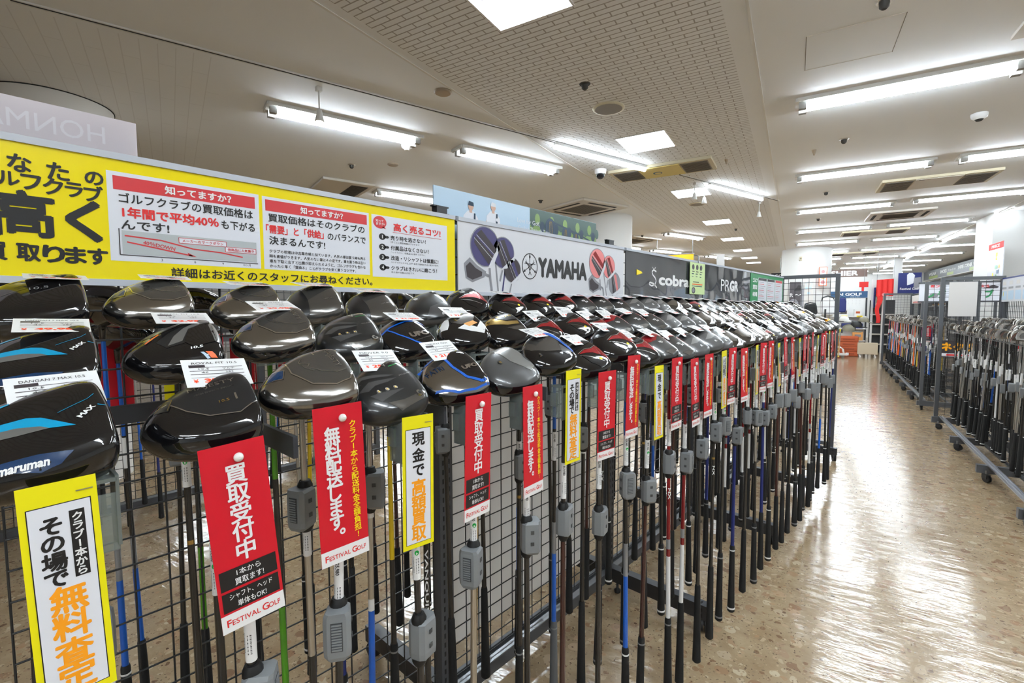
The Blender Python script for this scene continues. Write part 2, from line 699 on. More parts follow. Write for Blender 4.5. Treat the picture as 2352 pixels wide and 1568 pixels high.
def text2d(body, w=None, h=None, bold=0.0, x=0.0, y=0.0, rot=0.0, res=3):
    """flat lettering centred at (x, y) scaled to a width and/or a height"""
    vs, fs, (x0, x1, y0, y1) = glyphs(body, bold, res)
    bw, bh = max(x1 - x0, 1e-6), max(y1 - y0, 1e-6)
    sx = w / bw if w else None
    sy = h / bh if h else None
    sx = sx or sy
    sy = sy or sx
    cx, cy = (x0 + x1) / 2, (y0 + y1) / 2
    c, s = math.cos(rot), math.sin(rot)
    out = []
    for px, py, lift in vs:
        a, b = (px - cx) * sx, (py - cy) * sy
        out.append((x + a * c - b * s, y + a * s + b * c, lift))
    return out, fs


class Print:
    """a flat print laid on a plane: org + u*x + v*y, each layer lifted by a hair"""

    def __init__(self, mb, org, u, v, n, step=0.0003):
        self.mb, self.o, self.u, self.w, self.n, self.step = mb, Vector(org), Vector(u), Vector(v), Vector(n), step

    def P(self, x, y, l):
        return self.o + self.u * x + self.w * y + self.n * (self.step * l)

    def text(self, body, key, x, y, w=None, h=None, bold=0.0, rot=0.0, l=3, res=3):
        vs, fs = text2d(body, w, h, bold, x, y, rot, res)
        self.mb.add([self.P(a, b, l + q) for a, b, q in vs], fs, key)
        return self

    def col(self, body, key, x, ytop, size, pitch, bold=0.0, l=3, sx=1.0, res=3):
        """vertical writing"""
        for i, ch in enumerate(body):
            vs, fs, (x0, x1, y0, y1) = glyphs(ch, bold, res)
            cy = ytop - pitch * (i + 0.5)
            if ch in '。、':
                ox, oy = x + size * 0.28, cy + size * 0.2
                cx0, cy0 = (x0 + x1) / 2, (y0 + y1) / 2
            else:
                ox, oy, cx0, cy0 = x, cy, (x0 + x1) / 2, (y0 + y1) / 2
            self.mb.add([self.P(ox + (a - cx0) * size * sx, oy + (b - cy0) * size, l + q) for a, b, q in vs], fs, key)
        return self

    def rect(self, x0, y0, x1, y1, key, l=1):
        self.mb.poly([self.P(x0, y0, l), self.P(x1, y0, l), self.P(x1, y1, l), self.P(x0, y1, l)], key)
        return self

    def poly(self, pts, key, l=2):
        self.mb.poly([self.P(a, b, l) for a, b in pts], key)
        return self

    def disc(self, x, y, rx, ry, key, l=2, n=28):
        return self.poly([(x + rx * math.cos(2 * math.pi * i / n), y + ry * math.sin(2 * math.pi * i / n)) for i in range(n)], key, l)

    def line(self, pts, w, key, l=2):
        for (xa, ya), (xb, yb) in zip(pts, pts[1:]):
            d = math.hypot(xb - xa, yb - ya) or 1
            nx, ny = -(yb - ya) / d * w / 2, (xb - xa) / d * w / 2
            self.poly([(xa + nx, ya + ny), (xa - nx, ya - ny), (xb - nx, yb - ny), (xb + nx, yb + ny)], key, l)
        return self

    def ring(self, x, y, rx, ry, w, key, l=2, n=32):
        pts = [(x + rx * math.cos(2 * math.pi * i / n), y + ry * math.sin(2 * math.pi * i / n)) for i in range(n + 1)]
        return self.line(pts, w, key, l)

# ------------------------------------------------------------------ room shell
PAN_D = (-1.49, -1.04)
PAN_C = [-2.4, 1.93, 4.43, 6.73, 9.30, 11.80, 14.24, 16.45, 18.30]  # the first light is unseen, added behind the camera for its glow
PAN_L = 0.48
D0, D1, C0, C1 = -18.0, 6.0, -8.0, 27.5


def build_room():
    m = MB()
    m.poly([(D0, C0, 0), (D1, C0, 0), (D1, C1, 0), (D0, C1, 0)], 'terrazzo')
    struct(m.obj('floor', rz=-YC))
    m = MB()

    def q(x0, x1, y0, y1):
        m.poly([(x0, y0, 0), (x0, y1, 0), (x1, y1, 0), (x1, y0, 0)], 'ceiling_tiles')
    q(D0, PAN_D[0], C0, C1)
    q(PAN_D[1], D1, C0, C1)
    y = C0
    for c in PAN_C:
        q(PAN_D[0], PAN_D[1], y, c)
        y = c + PAN_L
    q(PAN_D[0], PAN_D[1], y, C1)
    struct(m.obj('ceiling', loc=(0, 0, CEIL), rz=-YC))
    for nm, p in (('wall_back', [(D0, C1), (D1, C1)]), ('wall_front', [(D1, C0), (D0, C0)]), ('wall_left', [(D0, C0), (D0, C1)]), ('wall_right', [(D1, C1), (D1, C0)])):
        (xa, ya), (xb, yb) = p
        m = MB()
        m.poly([(xa, ya, 0), (xa, ya, CEIL), (xb, yb, CEIL), (xb, yb, 0)], 'wall_white')
        struct(m.obj(nm, rz=-YC))
    # seams of the ceiling: thin beads along the slotted strip
    for i, d in enumerate((-2.17, -0.26)):
        m = MB()
        m.box((d - 0.008, C0 + 0.2, -0.004), (d + 0.008, 20, 0), 'white_paint')
        struct(m.obj('trim_%d' % (i + 1), loc=(0, 0, CEIL - 0.001), rz=-YC))
    # pillars
    for i, (c, d, r) in enumerate(((8.1, -2.98, 0.55), (15.25, 0.23, 0.58))):
        m = MB()
        m.lathe([(r, 0), (r, CEIL)], 'column_white', n=48)
        o = m.obj('column_%d' % (i + 1), loc=(*cd(c, d), 0))
        struct(o)
    m = MB()
    m.lathe([(0.37, 0), (0.37, CEIL - 0.006)], 'white_paint', n=48)
    m.lathe([(0.376, CEIL - 0.006), (0.376, CEIL)], 'dark_hole', n=48)
    struct(m.obj('column_3', loc=(-5.15, 0.41, 0)))
    m = MB()
    m.box((2.80, 11.0, 0), (3.7, 11.9, CEIL), 'column_white')
    struct(m.obj('column_4', rz=-YC))
    m = MB()
    m.box((2.70, 19.4, 0), (2.90, 19.6, CEIL), 'column_white')
    struct(m.obj('column_5', rz=-YC))


build_room()

# ------------------------------------------------------------------ ceiling lamps


def twin_lamp(n, c, d, az, L, label, group, single=False, w=0.2, along=False, glow='tube_glow'):
    """surface fluorescent lamp; its long side runs along the local x axis"""
    f = fr(az, c, d)
    t = thing('fluorescent_lamp', label, 'ceiling lamp', (*f, CEIL), (math.pi / 2 - az) if along else -az, group)
    m = MB()
    hw = w / 2
    m.box((-L / 2, -hw, -0.012), (L / 2, hw, 0), 'lamp_white')
    for s in (-1, 1):
        m.box((-L / 2, s * hw - 0.008, -0.027), (L / 2, s * hw + 0.008, 0), 'lamp_white')
        m.box((s * L / 2 - 0.012, -hw, -0.026), (s * L / 2 + 0.012, hw, 0), 'lamp_white')
    m.obj('housing', t)
    for y in ((0.0,) if single else (-0.05, 0.05)):
        m = MB()
        m.cyl((-L / 2 + 0.06, y, -0.040), (L / 2 - 0.06, y, -0.040), 0.016, 0.016, glow, 10)
        tb = m.obj('tube', t)
        for s in (-1, 1):
            m = MB()
            m.box((s * (L / 2 - 0.035) - 0.025, y - 0.02, -0.07), (s * (L / 2 - 0.035) + 0.025, y + 0.02, -0.012), 'tube_end')
            m.obj('socket', tb)
    return t


def square_lamp(i, c):
    t = thing('square_ceiling_light', 'recessed square light in the slotted ceiling strip, %s from the near end' % nth(i), 'ceiling lamp',
              (*cd(c + PAN_L / 2, sum(PAN_D) / 2), CEIL), -YC, 'square lights in the slotted strip')
    w, h = (PAN_D[1] - PAN_D[0]) / 2, PAN_L / 2
    m = MB()
    for s in (-1, 1):
        m.box((s * w - 0.006, -h, -0.004), (s * w + 0.006, h, 0.11), 'white_gloss')
        m.box((-w, s * h - 0.006, -0.004), (w, s * h + 0.006, 0.11), 'white_gloss')
    m.box((-w, -h, 0.105), (w, h, 0.115), 'white_gloss')
    m.box((-w, -0.006, 0.03), (w, 0.006, 0.11), 'white_gloss')
    m.obj('housing', t)
    for y in (-0.17, -0.08, 0.08, 0.17):
        m = MB()
        m.cyl((-w + 0.03, y, 0.06), (w - 0.03, y, 0.06), 0.02, 0.02, 'panel_glow', 10)
        m.obj('tube', t)


for i, c in enumerate(PAN_C):
    square_lamp(i + 1, c)
k = 0
for c in (-5.0, -2.65, -0.3, 2.05, 4.40, 6.78, 9.1, 11.42, 13.58, 15.85, 18.05, 20.25, 22.5, 24.7, 26.6):  # unseen lamps behind the camera and by the back wall added for light
    k += 1
    twin_lamp(k, c, 0.60, YC, 1.26, 'twin tube lamp nearest the slotted strip, %s from the near end' % nth(k), 'twin tube lamps over the aisle')
k = 0
for c in (-5.0, -2.65, -0.3, 2.05, 4.40, 6.78, 9.05, 11.40, 13.58, 15.80, 18.05, 20.22, 22.5, 24.7, 26.6):  # both ends hold unseen lamps, added for even light and the back wall
    k += 1
    twin_lamp(k, c, 2.03, YC, 1.20, 'twin tube lamp over the irons racks, %s from the near end' % nth(k), 'twin tube lamps over the irons', single=(c > 9.5))
k = 0
for c in (2.05, 4.4, 6.78, 9.05, 11.33, 13.58, 15.81, 18.03, 20.28, 22.5, 24.7, 26.6):  # the farthest ones are hidden, added to brighten the back wall
    k += 1
    twin_lamp(k, c, 3.47, YC, 1.15, 'single tube lamp beyond the right light track, %s from the near end' % nth(k), 'lamps beyond the right track', single=True, glow='batten_glow')
for r, (h, gs) in enumerate(((-4.2, (1.30, 2.97)), (-6.3, (2.9, 9.0)), (-8.25, (9.3, 11.0, 13.5)), (-10.5, (0.5, 4.6, 7.6, 10.5)), (-13, (1.5, 5.0, 8.5)))):  # outer rows include unseen lamps, added to light the left side
    for k, g in enumerate(gs):
        twin_lamp(0, g, h, YG, 1.26, 'twin tube lamp left of the black track, %s row out, %s along' % (nth(r + 1), nth(k + 1)),
                  'twin lamps on the left ceiling', along=True)


def batten(c0, c1, az, r, label, group):
    """bare tube lamp hung on a light track"""
    L = c1 - c0
    t = thing('batten_lamp', label, 'ceiling lamp', (*fr(az, (c0 + c1) / 2, r), CEIL), math.pi / 2 - az, group)
    m = MB()
    m.box((-L / 2, -0.02, -0.03), (L / 2, 0.02, -0.008), 'lamp_white')
    m.obj('housing', t)
    m = MB()
    m.cyl((-L / 2, 0, -0.05), (L / 2, 0, -0.05), 0.02, 0.02, 'batten_glow', 12)
    m.obj('tube', t)


for i, (a, b) in enumerate(((3.02, 4.32), (5.56, 6.84))):
    batten(a, b, YG, -3.54, 'bare tube lamp on the black track %s the yellowish air unit' % ('before', 'beyond')[i], 'bare tube lamps on the black track')
for i, (a, b) in enumerate(((10.6, 12.1), (13.15, 14.7), (15.25, 16.75), (17.3, 18.9), (19.7, 21.3), (21.7, 23.2))):
    batten(a, b, YC, 2.91, 'bare tube lamp on the right track, %s from the near end' % nth(i + 1), 'bare tube lamps on the right track')
for i, (az, a, b, r) in enumerate(((YG, -0.6, 4.33, -3.54), (YG, 4.95, 7.3, -3.54), (YC, 7.5, 24.0, 2.91))):
    m = MB()
    dark = 'dark_hole' if i < 2 else 'lamp_white'
    m.box((a, -0.009, -0.006), (b, 0.009, 0), dark)
    if i < 2:
        for s in (-1, 1):
            m.box((a, s * 0.014 - 0.005, -0.008), (b, s * 0.014 + 0.005, 0), 'lamp_white')
    else:
        m.box((a, -0.05, -0.012), (b, 0.05, 0), 'ac_white')
    o = m.obj('light_track', loc=(*fr(az, 0, r), CEIL - 0.0005), rz=math.pi / 2 - az)
    tag(o, ('black slotted light track across the near ceiling', 'short light track beyond the yellowish air unit', 'long pale light track over the right-hand aisle side')[i], 'light track')
for i, (c, d, ln, lit) in enumerate(((2.33, -2.96, 0.16, 1), (6.45, -1.13, 0.13, 0), (6.75, -1.06, 0.13, 0), (8.1, -0.5, 0.14, 0))):
    t = thing('spotlight', ('lit spotlight hanging on a stem before the first left lamp', 'unlit white spotlight left of its twin on the track', 'unlit white spotlight right of its twin on the track', 'white spotlight at the far end of the second batten lamp')[i],
              'spotlight', (*cd(c, d), CEIL), 0.3 * i)
    m = MB()
    m.cyl((0, 0, -ln), (0, 0, 0), 0.006, 0.006, 'lamp_white', 8)
    m.box((-0.018, -0.018, -0.03), (0.018, 0.018, 0), 'lamp_white')
    m.obj('stem', t)
    m = MB()
    m.lathe([(0.018, -ln), (0.022, -ln - 0.03), (0.034, -ln - 0.075), (0.03, -ln - 0.08)], 'lamp_white', 16)
    m.lathe([(0.027, -ln - 0.079), (0.02, -ln - 0.083)], 'spot_glow' if lit else 'white_gloss', 16)
    m.obj('lamp_head', t)

# ------------------------------------------------------------------ ceiling fittings


def cfit(name, label, cat, c, d, m, az=None, group=None):
    o = m.obj(name, loc=(*cd(c, d), CEIL), rz=-(YC if az is None else az))
    return tag(o, label, cat, group)


for i, (c, d) in enumerate(((3.54, -3.25), (5.4, 1.25))):
    t = thing('smoke_detector', ('white smoke detector near the end of the first left lamp', 'white smoke detector between the aisle lamps')[i], 'smoke detector', (*cd(c, d), CEIL), -YC)
    m = MB()
    m.lathe([(0.03, -0.045), (0.05, -0.03), (0.055, -0.012), (0.055, 0)], 'white_gloss', 20)
    m.obj('cover', t)
    m = MB()
    m.lathe([(0.02, -0.056), (0.028, -0.045)], 'grille_dark' if i else 'white_gloss', 16)
    m.obj('sensor', t)
spr = [(3.71, -4.21), (3.26, -1.32), (3.2, 0.35), (5.54, 0.35), (7.89, 0.32), (6.31, -3.23), (10.37, -2.86), (10.12, 0.31), (10.51, -1.05), (13.72, 0.37)]
whr = ['left of the tan ceiling disc', 'between the two nearest square lights', 'beside the ceiling access hatch', 'between the first two aisle lamps', 'between the second and third aisle lamps',
       'above the picture banner', 'near the first round white column', 'between the third and fourth aisle lamps', 'beside the fifth square light', 'in front of the far round column']
for i, (c, d) in enumerate(spr):
    t = thing('sprinkler', 'small dark sprinkler head ' + whr[i], 'sprinkler', (*cd(c, d), CEIL), -YC, 'sprinkler heads')
    m = MB()
    m.lathe([(0.035, -0.006), (0.04, 0)], 'steel' if i not in (1, 5) else 'grille_dark', 16)
    m.obj('flange', t)
    m = MB()
    m.lathe([(0.012, -0.04), (0.022, -0.03), (0.024, -0.006)], 'grille_dark', 12)
    m.obj('nozzle', t)
for i, (c, d) in enumerate(((5.76, 0.12), (5.63, -0.67))):
    m = MB()
    m.lathe([(0.006, -0.05), (0.022, 0)], 'speaker_tan', 8)
    cfit('ceiling_hook', ('tan cone shaped ceiling hook near the aisle lamps', 'tan cone shaped ceiling hook beside the yellowish air unit')[i], 'ceiling hook', c, d, m)
for i, (c, d, r) in enumerate(((2.84, -2.25, 0.065), (3.73, -1.31, 0.125), (3.93, -3.81, 0.06), (7.74, -1.31, 0.12))):
    t = thing('ceiling_speaker', ('small plain tan disc on the near plain ceiling', 'large round speaker with a cream rim before the square light', 'small grey disc on the left ceiling beyond the first lamp', 'round speaker beyond the second near square light')[i],
              'ceiling speaker', (*cd(c, d), CEIL), 0)
    m = MB()
    m.lathe([(r * 0.86, -0.012), (r, -0.008), (r, 0)], 'ac_beige' if i % 2 else 'speaker_tan', 32)
    m.obj('rim', t)
    m = MB()
    m.lathe([(r * 0.84, -0.014), (r * 0.85, -0.011)], 'speaker_grey' if i % 2 else 'speaker_tan', 32)
    m.obj('grille', t)
# domed camera
t = thing('dome_camera', 'white ceiling camera with a dark dome near the bare tube lamp', 'security camera', (*cd(5.30, -1.95), CEIL), 0)
m = MB()
m.lathe([(0.06, -0.05), (0.066, -0.02), (0.066, 0)], 'white_gloss', 24)
m.obj('base', t)
m = MB()
m.lathe([(0.012, -0.105), (0.032, -0.095), (0.046, -0.075), (0.05, -0.05)], 'dome_dark', 24)
m.obj('dome', t)
# access hatch: a thin square frame line
m = MB()
for s in ((-0.232, -0.002), (0.228, 0.002)):
    m.box((s[0], -0.232, -0.001), (s[0] + 0.004, 0.232, 0), 'grille')
m.box((-0.23, -0.232, -0.001), (0.23, -0.229, 0), 'ac_white')
m.box((-0.23, 0.229, -0.001), (0.23, 0.232, 0), 'ac_white')
cfit('access_hatch', 'flush square access hatch in the ceiling above the aisle', 'ceiling hatch', 3.605, 0.24, m)


def air_unit(name, label, c, d, W, D, midkey, az=None, logo=False):
    t = thing('air_conditioner', label, 'air conditioner', (*fr(YC if az is None else az, c, d), CEIL), -(YC if az is None else az))
    m = MB()
    w, h = W / 2, D / 2
    m.box((-w, -h, -0.03), (w, h, 0), 'ac_beige')
    m.obj('panel', t)
    for s in (-1, 1):
        m = MB()
        x0, x1 = sorted((s * (w - 0.04), s * (w * 0.42)))
        m.box((x0, -h + 0.05, -0.036), (x1, h - 0.05, -0.029), 'grille')
        for q in range(9):
            yy = -h + 0.07 + q * (D - 0.14) / 8
            m.box((x0 + 0.01, yy, -0.039), (x1 - 0.01, yy + 0.008, -0.035), 'grille_dark')
        m.obj('grille', t)
    m = MB()
    m.box((-w * 0.4, -h + 0.03, -0.036), (w * 0.4, h - 0.03, -0.029), midkey)
    if logo:
        m.lathe([(0.05, -0.038), (0.05, -0.035)], 'sign_blue', 20, origin=(-0.05, 0.02, 0))
        m.lathe([(0.035, -0.039), (0.035, -0.037)], midkey, 20, origin=(-0.045, 0.02, 0))
    m.box((-w * 0.34, -h + 0.05, -0.038), (-w * 0.25, -h + 0.07, -0.035), 'dark_hole')
    m.obj('cover', t)


air_unit('', 'yellowish air conditioner beside the bare tube lamp', 5.62, -1.34, 1.10, 0.46, 'ac_yellow', logo=True)
air_unit('', 'long beige air conditioner over the irons racks', 7.85, 1.44, 1.10, 0.62, 'ac_white')
air_unit('', 'beige air conditioner behind the third aisle lamp', 12.4, 1.35, 1.1, 0.6, 'ac_white')
air_unit('', 'beige air conditioner far down the ceiling over the aisle', 16.9, 1.4, 1.1, 0.6, 'ac_white')


def cassette(label, g, h, W, az, slats=False):
    t = thing('air_conditioner', label, 'air conditioner', (*fr(az, g, h), CEIL), -az)
    w = W / 2
    m = MB()
    m.box((-w, -w, -0.035), (w, w, 0), 'ac_white')
    m.obj('panel', t, bevel=0.01)
    m = MB()
    m.box((-w * 0.55, -w * 0.55, -0.04), (w * 0.55, w * 0.55, -0.034), 'grille')
    for q in range(12):
        yy = -w * 0.5 + q * w / 11.5
        m.box((-w * 0.52, yy, -0.043), (w * 0.52, yy + 0.006, -0.039), 'grille_dark')
    m.obj('grille', t)
    for s in (-1, 1):
        m = MB()
        m.box((-w * 0.6, s * w * 0.8 - 0.022, -0.039), (w * 0.6, s * w * 0.8 + 0.022, -0.034), 'dark_hole')
        m.obj('vent', t)
        m = MB()
        m.box((s * w * 0.8 - 0.022, -w * 0.6, -0.039), (s * w * 0.8 + 0.022, w * 0.6, -0.034), 'dark_hole')
        m.obj('vent', t)


cassette('square cassette air conditioner above the picture banner', 5.3, -5.5, 0.95, YG)
cassette('square cassette air conditioner behind the beige air unit', 10.3, 1.45, 0.85, YC)
cassette('far cassette air conditioner beyond the first round column', 8.6, -7.4, 0.95, YG)
t = thing('ceiling_vent', 'ceiling air vent with dark slats above the yellow sign', 'air vent', (*gh(1.85, -6.5), CEIL), -YG)
m = MB()
m.box((-0.5, -0.32, -0.03), (0.5, 0.32, 0), 'ac_white')
m.obj('panel', t, bevel=0.008)
m = MB()
for q in range(22):
    x = -0.36 + q * 0.035
    m.box((x, 0.05, -0.034), (x + 0.016, 0.26, -0.029), 'grille_dark')
m.obj('slats', t)
t = thing('ceiling_vent', 'corner of a slatted ceiling vent at the edge over the aisle', 'air vent', (*cd(3.75, 1.28), CEIL), -YC)
m = MB()
m.box((-0.24, -0.24, -0.02), (0.24, 0.24, 0), 'ac_white')
m.obj('panel', t)
m = MB()
for q in range(8):
    m.box((-0.2, -0.2 + q * 0.05, -0.024), (0.2, -0.18 + q * 0.05, -0.019), 'grille_dark')
m.obj('slats', t)

# ------------------------------------------------------------------ left display rack
RX = -1.18            # plane of its mesh
POSTS = [-0.04, 0.955, 1.965, 2.975, 3.985, 5.0]


def wire_panel(mb, u0, u1, z0, z1, pu, pz, P, r=0.0021, skip=None):
    """grid of wires; P(u, z, off) gives the place"""
    n = int(round((u1 - u0) / pu))
    for i in range(n + 1):
        u = u0 + (u1 - u0) * i / n
        mb.cyl(P(u, z0, 0), P(u, z1, 0), r, r, 'wire_black', 5, caps=False)
    n = int(round((z1 - z0) / pz))
    for i in range(n + 1):
        z = z0 + (z1 - z0) * i / n
        mb.cyl(P(u0, z, 2 * r), P(u1, z, 2 * r), r, r, 'wire_black', 5, caps=False)


def caster(parent, x, y, rz=0.0, r=0.03):
    m = MB()
    m.cyl((-0.012, 0, r), (-0.003, 0, r), r, r, 'rubber', 18)
    m.cyl((0.003, 0, r), (0.012, 0, r), r, r, 'rubber', 18)
    m.cyl((-0.014, 0, r), (0.014, 0, r), 0.008, 0.008, 'rack_dark', 10)
    m.box((-0.016, -0.012, r), (0.016, 0.03, 2 * r + 0.004), 'rack_dark')
    m.cyl((0, 0.01, 2 * r), (0, 0.01, 2 * r + 0.03), 0.008, 0.008, 'rail_alu', 8)
    return m.obj('caster', parent, (x, y, 0), rz)


def left_rack():
    t = thing('display_rack', 'long dark grey mesh display rack full of drivers, left of the aisle', 'display rack', (RX, 0, 0))
    for y in POSTS[1:]:
        m = MB()
        m.box((-0.02, -0.026, 0.055), (0.02, 0.026, 1.645), 'rack_grey')
        for z in range(0, 50):
            for s in (-1, 1):
                zz = 0.14 + z * 0.03
                m.box((0.0195, s * 0.012 - 0.003, zz), (0.0207, s * 0.012 + 0.003, zz + 0.016), 'dark_hole')
        m.obj('post', t, (0, y, 0))
        m = MB()
        m.box((-0.46, -0.021, 0.055), (0.49, 0.021, 0.118), 'rack_dark')
        m.box((-0.46, -0.021, 0.118), (0.49, 0.021, 0.1185), 'rack_grey')
        for s, zz in ((0.43, 0.1), (0.455, 0.1)):
            m.box((s, -0.01, 0.1186), (s + 0.008, 0.01, 0.1188), 'dark_hole')
        for zz in (0.066, 0.09):
            m.box((0.455, -0.0215, zz), (0.47, -0.0205, zz + 0.015), 'dark_hole')
        m.obj('foot', t, (0, y, 0), bevel=0.002)
        caster(t, 0.47, y, 0.4)
        caster(t, -0.43, y, -0.3)
        m = MB()
        m.lathe([(0.014, 0.0), (0.016, 0.012), (0.006, 0.02), (0.006, 0.06)], 'rubber', 12)
        m.obj('levelling_foot', t, (0.06, y, 0))
    for a, b in zip(POSTS, POSTS[1:]):
        m = MB()
        m.box((-0.02, a + 0.03, 0.055), (0.032, b - 0.03, 0.10), 'rack_grey')
        m.box((0.004, a + 0.03, 0.10), (0.032, b - 0.03, 0.104), 'rail_alu')
        m.box((-0.02, a + 0.03, 0.10), (-0.006, b - 0.03, 0.118), 'rack_grey')
        m.obj('bottom_rail', t, bevel=0.0015)
        m = MB()
        wire_panel(m, a + 0.04, b - 0.04, 0.12, 1.63, 0.0565, 0.0553, lambda u, z, o: (o, u, z))
        m.obj('mesh_panel', t)
        m = MB()
        m.box((-0.016, a + 0.026, 1.625), (0.016, b - 0.026, 1.645), 'rack_grey')
        m.obj('top_rail', t)
        m = MB()
        m.box((0.018, a + 0.026, 1.135), (0.03, b - 0.026, 1.17), 'rack_dark')
        m.obj('hook_bar', t)
    # frame that closes the far end
    m = MB()
    for x in (0.0, 0.44):
        m.box((x - 0.016, -0.016, 0.06), (x + 0.016, 0.016, 1.655), 'rack_grey')
    for z in (0.14, 1.639):
        m.box((0.016, -0.016, z - 0.016), (0.424, 0.016, z + 0.016), 'rack_grey')
    fr_ = m.obj('end_frame', t, (0, 5.045, 0))
    m = MB()
    wire_panel(m, 0.0, 0.44, 0.15, 1.64, 0.055, 0.0553, lambda u, z, o: (u, o, z))
    m.obj('end_mesh', fr_)
    return t


left_rack()

# sheet that hangs behind the second bay
m = MB()
N = 16
vs, fs = [], []
for i in range(N + 1):
    y = 1.0 + 0.86 * i / N
    for z in (0.205, 1.26):
        vs.append((0.004 * math.sin(i * 1.9), y, z - 0.02 * i / N))
fs = [(2 * i, 2 * i + 2, 2 * i + 3, 2 * i + 1) for i in range(N)]
m.add(vs, fs, 'lit_sheet', True)
o = m.obj('backing_sheet', loc=(-1.212, 0, 0))
tag(o, 'plain whitish sheet hung behind the mesh of the second rack bay', 'sheet')

# ------------------------------------------------------------------ signs over the left rack
U, V, NX = (0, 1, 0), (0, 0, 1), (1, 0, 0)


def board(name, label, y0, y1, z0, z1, key, x=-1.148, rails=True):
    t = thing(name, label, 'sign', (x, (y0 + y1) / 2, z0))
    w, h = (y1 - y0) / 2, z1 - z0
    m = MB()
    m.box((-0.004, -w, 0), (0, w, h), key)
    P = Print(m, (0, 0, 0), U, V, NX)
    b = (m, P, w, h)
    if rails:
        r = MB()
        r.box((-0.01, -w, h), (0.004, w, h + 0.012), 'clear_rail')
        r.box((-0.01, -w, -0.012), (0.004, w, 0), 'clear_rail')
        r.obj('holder_rail', t)
    return t, b


def finish(t, b):
    b[0].obj('printed_panel', t)


# yellow buy-back sign: everything placed by its real position along the rack
t, b = board('sale_sign', 'big yellow sign with black lettering and three white boxes', -0.035, 0.992, 1.408, 1.628, 'sign_yellow')
m_, P, w, h = b
yc, zc = (-0.035 + 0.992) / 2, 1.408


class Shift:
    """the same print, addressed by rack position and height"""

    def __init__(self, P, yc, zc):
        self.P, self.y, self.z = P, yc, zc

    def t(self, s, k, y, z, w=None, h=None, bold=0.02, rot=0.0, l=3, res=3):
        self.P.text(s, k, y - self.y, z - self.z, w, h, bold, rot, l, res)

    def r(self, y0, z0, y1, z1, k, l=1):
        self.P.rect(y0 - self.y, z0 - self.z, y1 - self.y, z1 - self.z, k, l)

    def p(self, pts, k, l=2):
        self.P.poly([(a - self.y, c - self.z) for a, c in pts], k, l)

    def ln(self, pts, w, k, l=2):
        self.P.line([(a - self.y, c - self.z) for a, c in pts], w, k, l)

    def d(self, y, z, ry, rz, k, l=2):
        self.P.disc(y - self.y, z - self.z, ry, rz, k, l)

    def ring(self, y, z, ry, rz, w, k, l=3):
        self.P.ring(y - self.y, z - self.z, ry, rz, w, k, l)


s = Shift(P, yc, zc)
for ch, y, z, w_ in (('あ', 0.005, 1.594, .03), ('な', 0.0475, 1.594, .029), ('た', 0.094, 1.590, .029), ('の', 0.141, 1.5875, .026), ('ゴ', -0.012, 1.565, .026), ('ル', 0.0335, 1.567, .026), ('フ', 0.060, 1.565, .025),
                     ('ク', 0.0865, 1.563, .026), ('ラ', 0.113, 1.562, .024), ('ブ', 0.139, 1.560, .027)):
    s.t(ch, 'ink_black', y, z, w=w_, bold=0.03)
s.t('高', 'ink_black', 0.048, 1.512, w=0.078, h=0.078, bold=0.032)
s.t('く', 'ink_black', 0.124, 1.510, w=0.05, h=0.075, bold=0.04)
for ch, y in (('買', 0.012), ('取', 0.051), ('り', 0.082), ('ま', 0.110), ('す', 0.140)):
    s.t(ch, 'ink_black', y, 1.448, w=0.029, h=0.03, bold=0.04)
# first box
s.r(0.158, 1.443, 0.4195, 1.6065, 'sign_white')
s.r(0.167, 1.574, 0.411, 1.599, 'sign_red', 2)
s.t('知ってますか？', 'card_white', 0.305, 1.5865, w=0.118, h=0.0165, bold=0.035)
s.t('ゴルフクラブの買取価格は', 'ink_black', 0.290, 1.560, w=0.232, h=0.0195)
s.t('1年間で平均40％', 'ink_red', 0.258, 1.534, w=0.160, h=0.021, bold=0.035)
s.t('も下がる', 'ink_black', 0.376, 1.532, w=0.066, h=0.019)
s.t('んです!', 'ink_black', 0.213, 1.511, w=0.075, h=0.018)
s.r(0.176, 1.456, 0.411, 1.500, 'sign_grey', 2)
s.ln([(0.172, 1.503), (0.172, 1.4545), (0.413, 1.4535)], 0.0016, 'dark_print', 3)
s.ln([(0.180, 1.4905), (0.236, 1.487), (0.290, 1.475), (0.34, 1.472), (0.382, 1.4655)], 0.0026, 'sign_red', 3)
s.ln([(0.183, 1.479), (0.288, 1.461)], 0.0026, 'sign_red', 3)
s.p([(0.295, 1.4595), (0.279, 1.467), (0.282, 1.460)], 'sign_red', 3)
s.t('40％DOWN', 'sign_red', 0.233, 1.4765, w=0.052, h=0.008, rot=-0.16)
for tx, y0, z0, y1, z1 in (('メーカーのマークダウン', 0.266, 1.4855, 0.350, 1.495), ('他商品に人気集中', 0.349, 1.475, 0.409, 1.4845)):
    s.r(y0 - 0.001, z0 - 0.001, y1 + 0.001, z1 + 0.001, 'sign_red', 3)
    s.r(y0, z0, y1, z1, 'sign_white', 4)
    s.t(tx, 'sign_red', (y0 + y1) / 2, (z0 + z1) / 2, w=(y1 - y0) * 0.88, h=0.0065, l=5)
for tx, y in (('3', 0.236), ('6', 0.292), ('9', 0.343), ('12ヶ月', 0.390)):
    s.t(tx, 'ink_black', y, 1.449, h=0.005, bold=0)
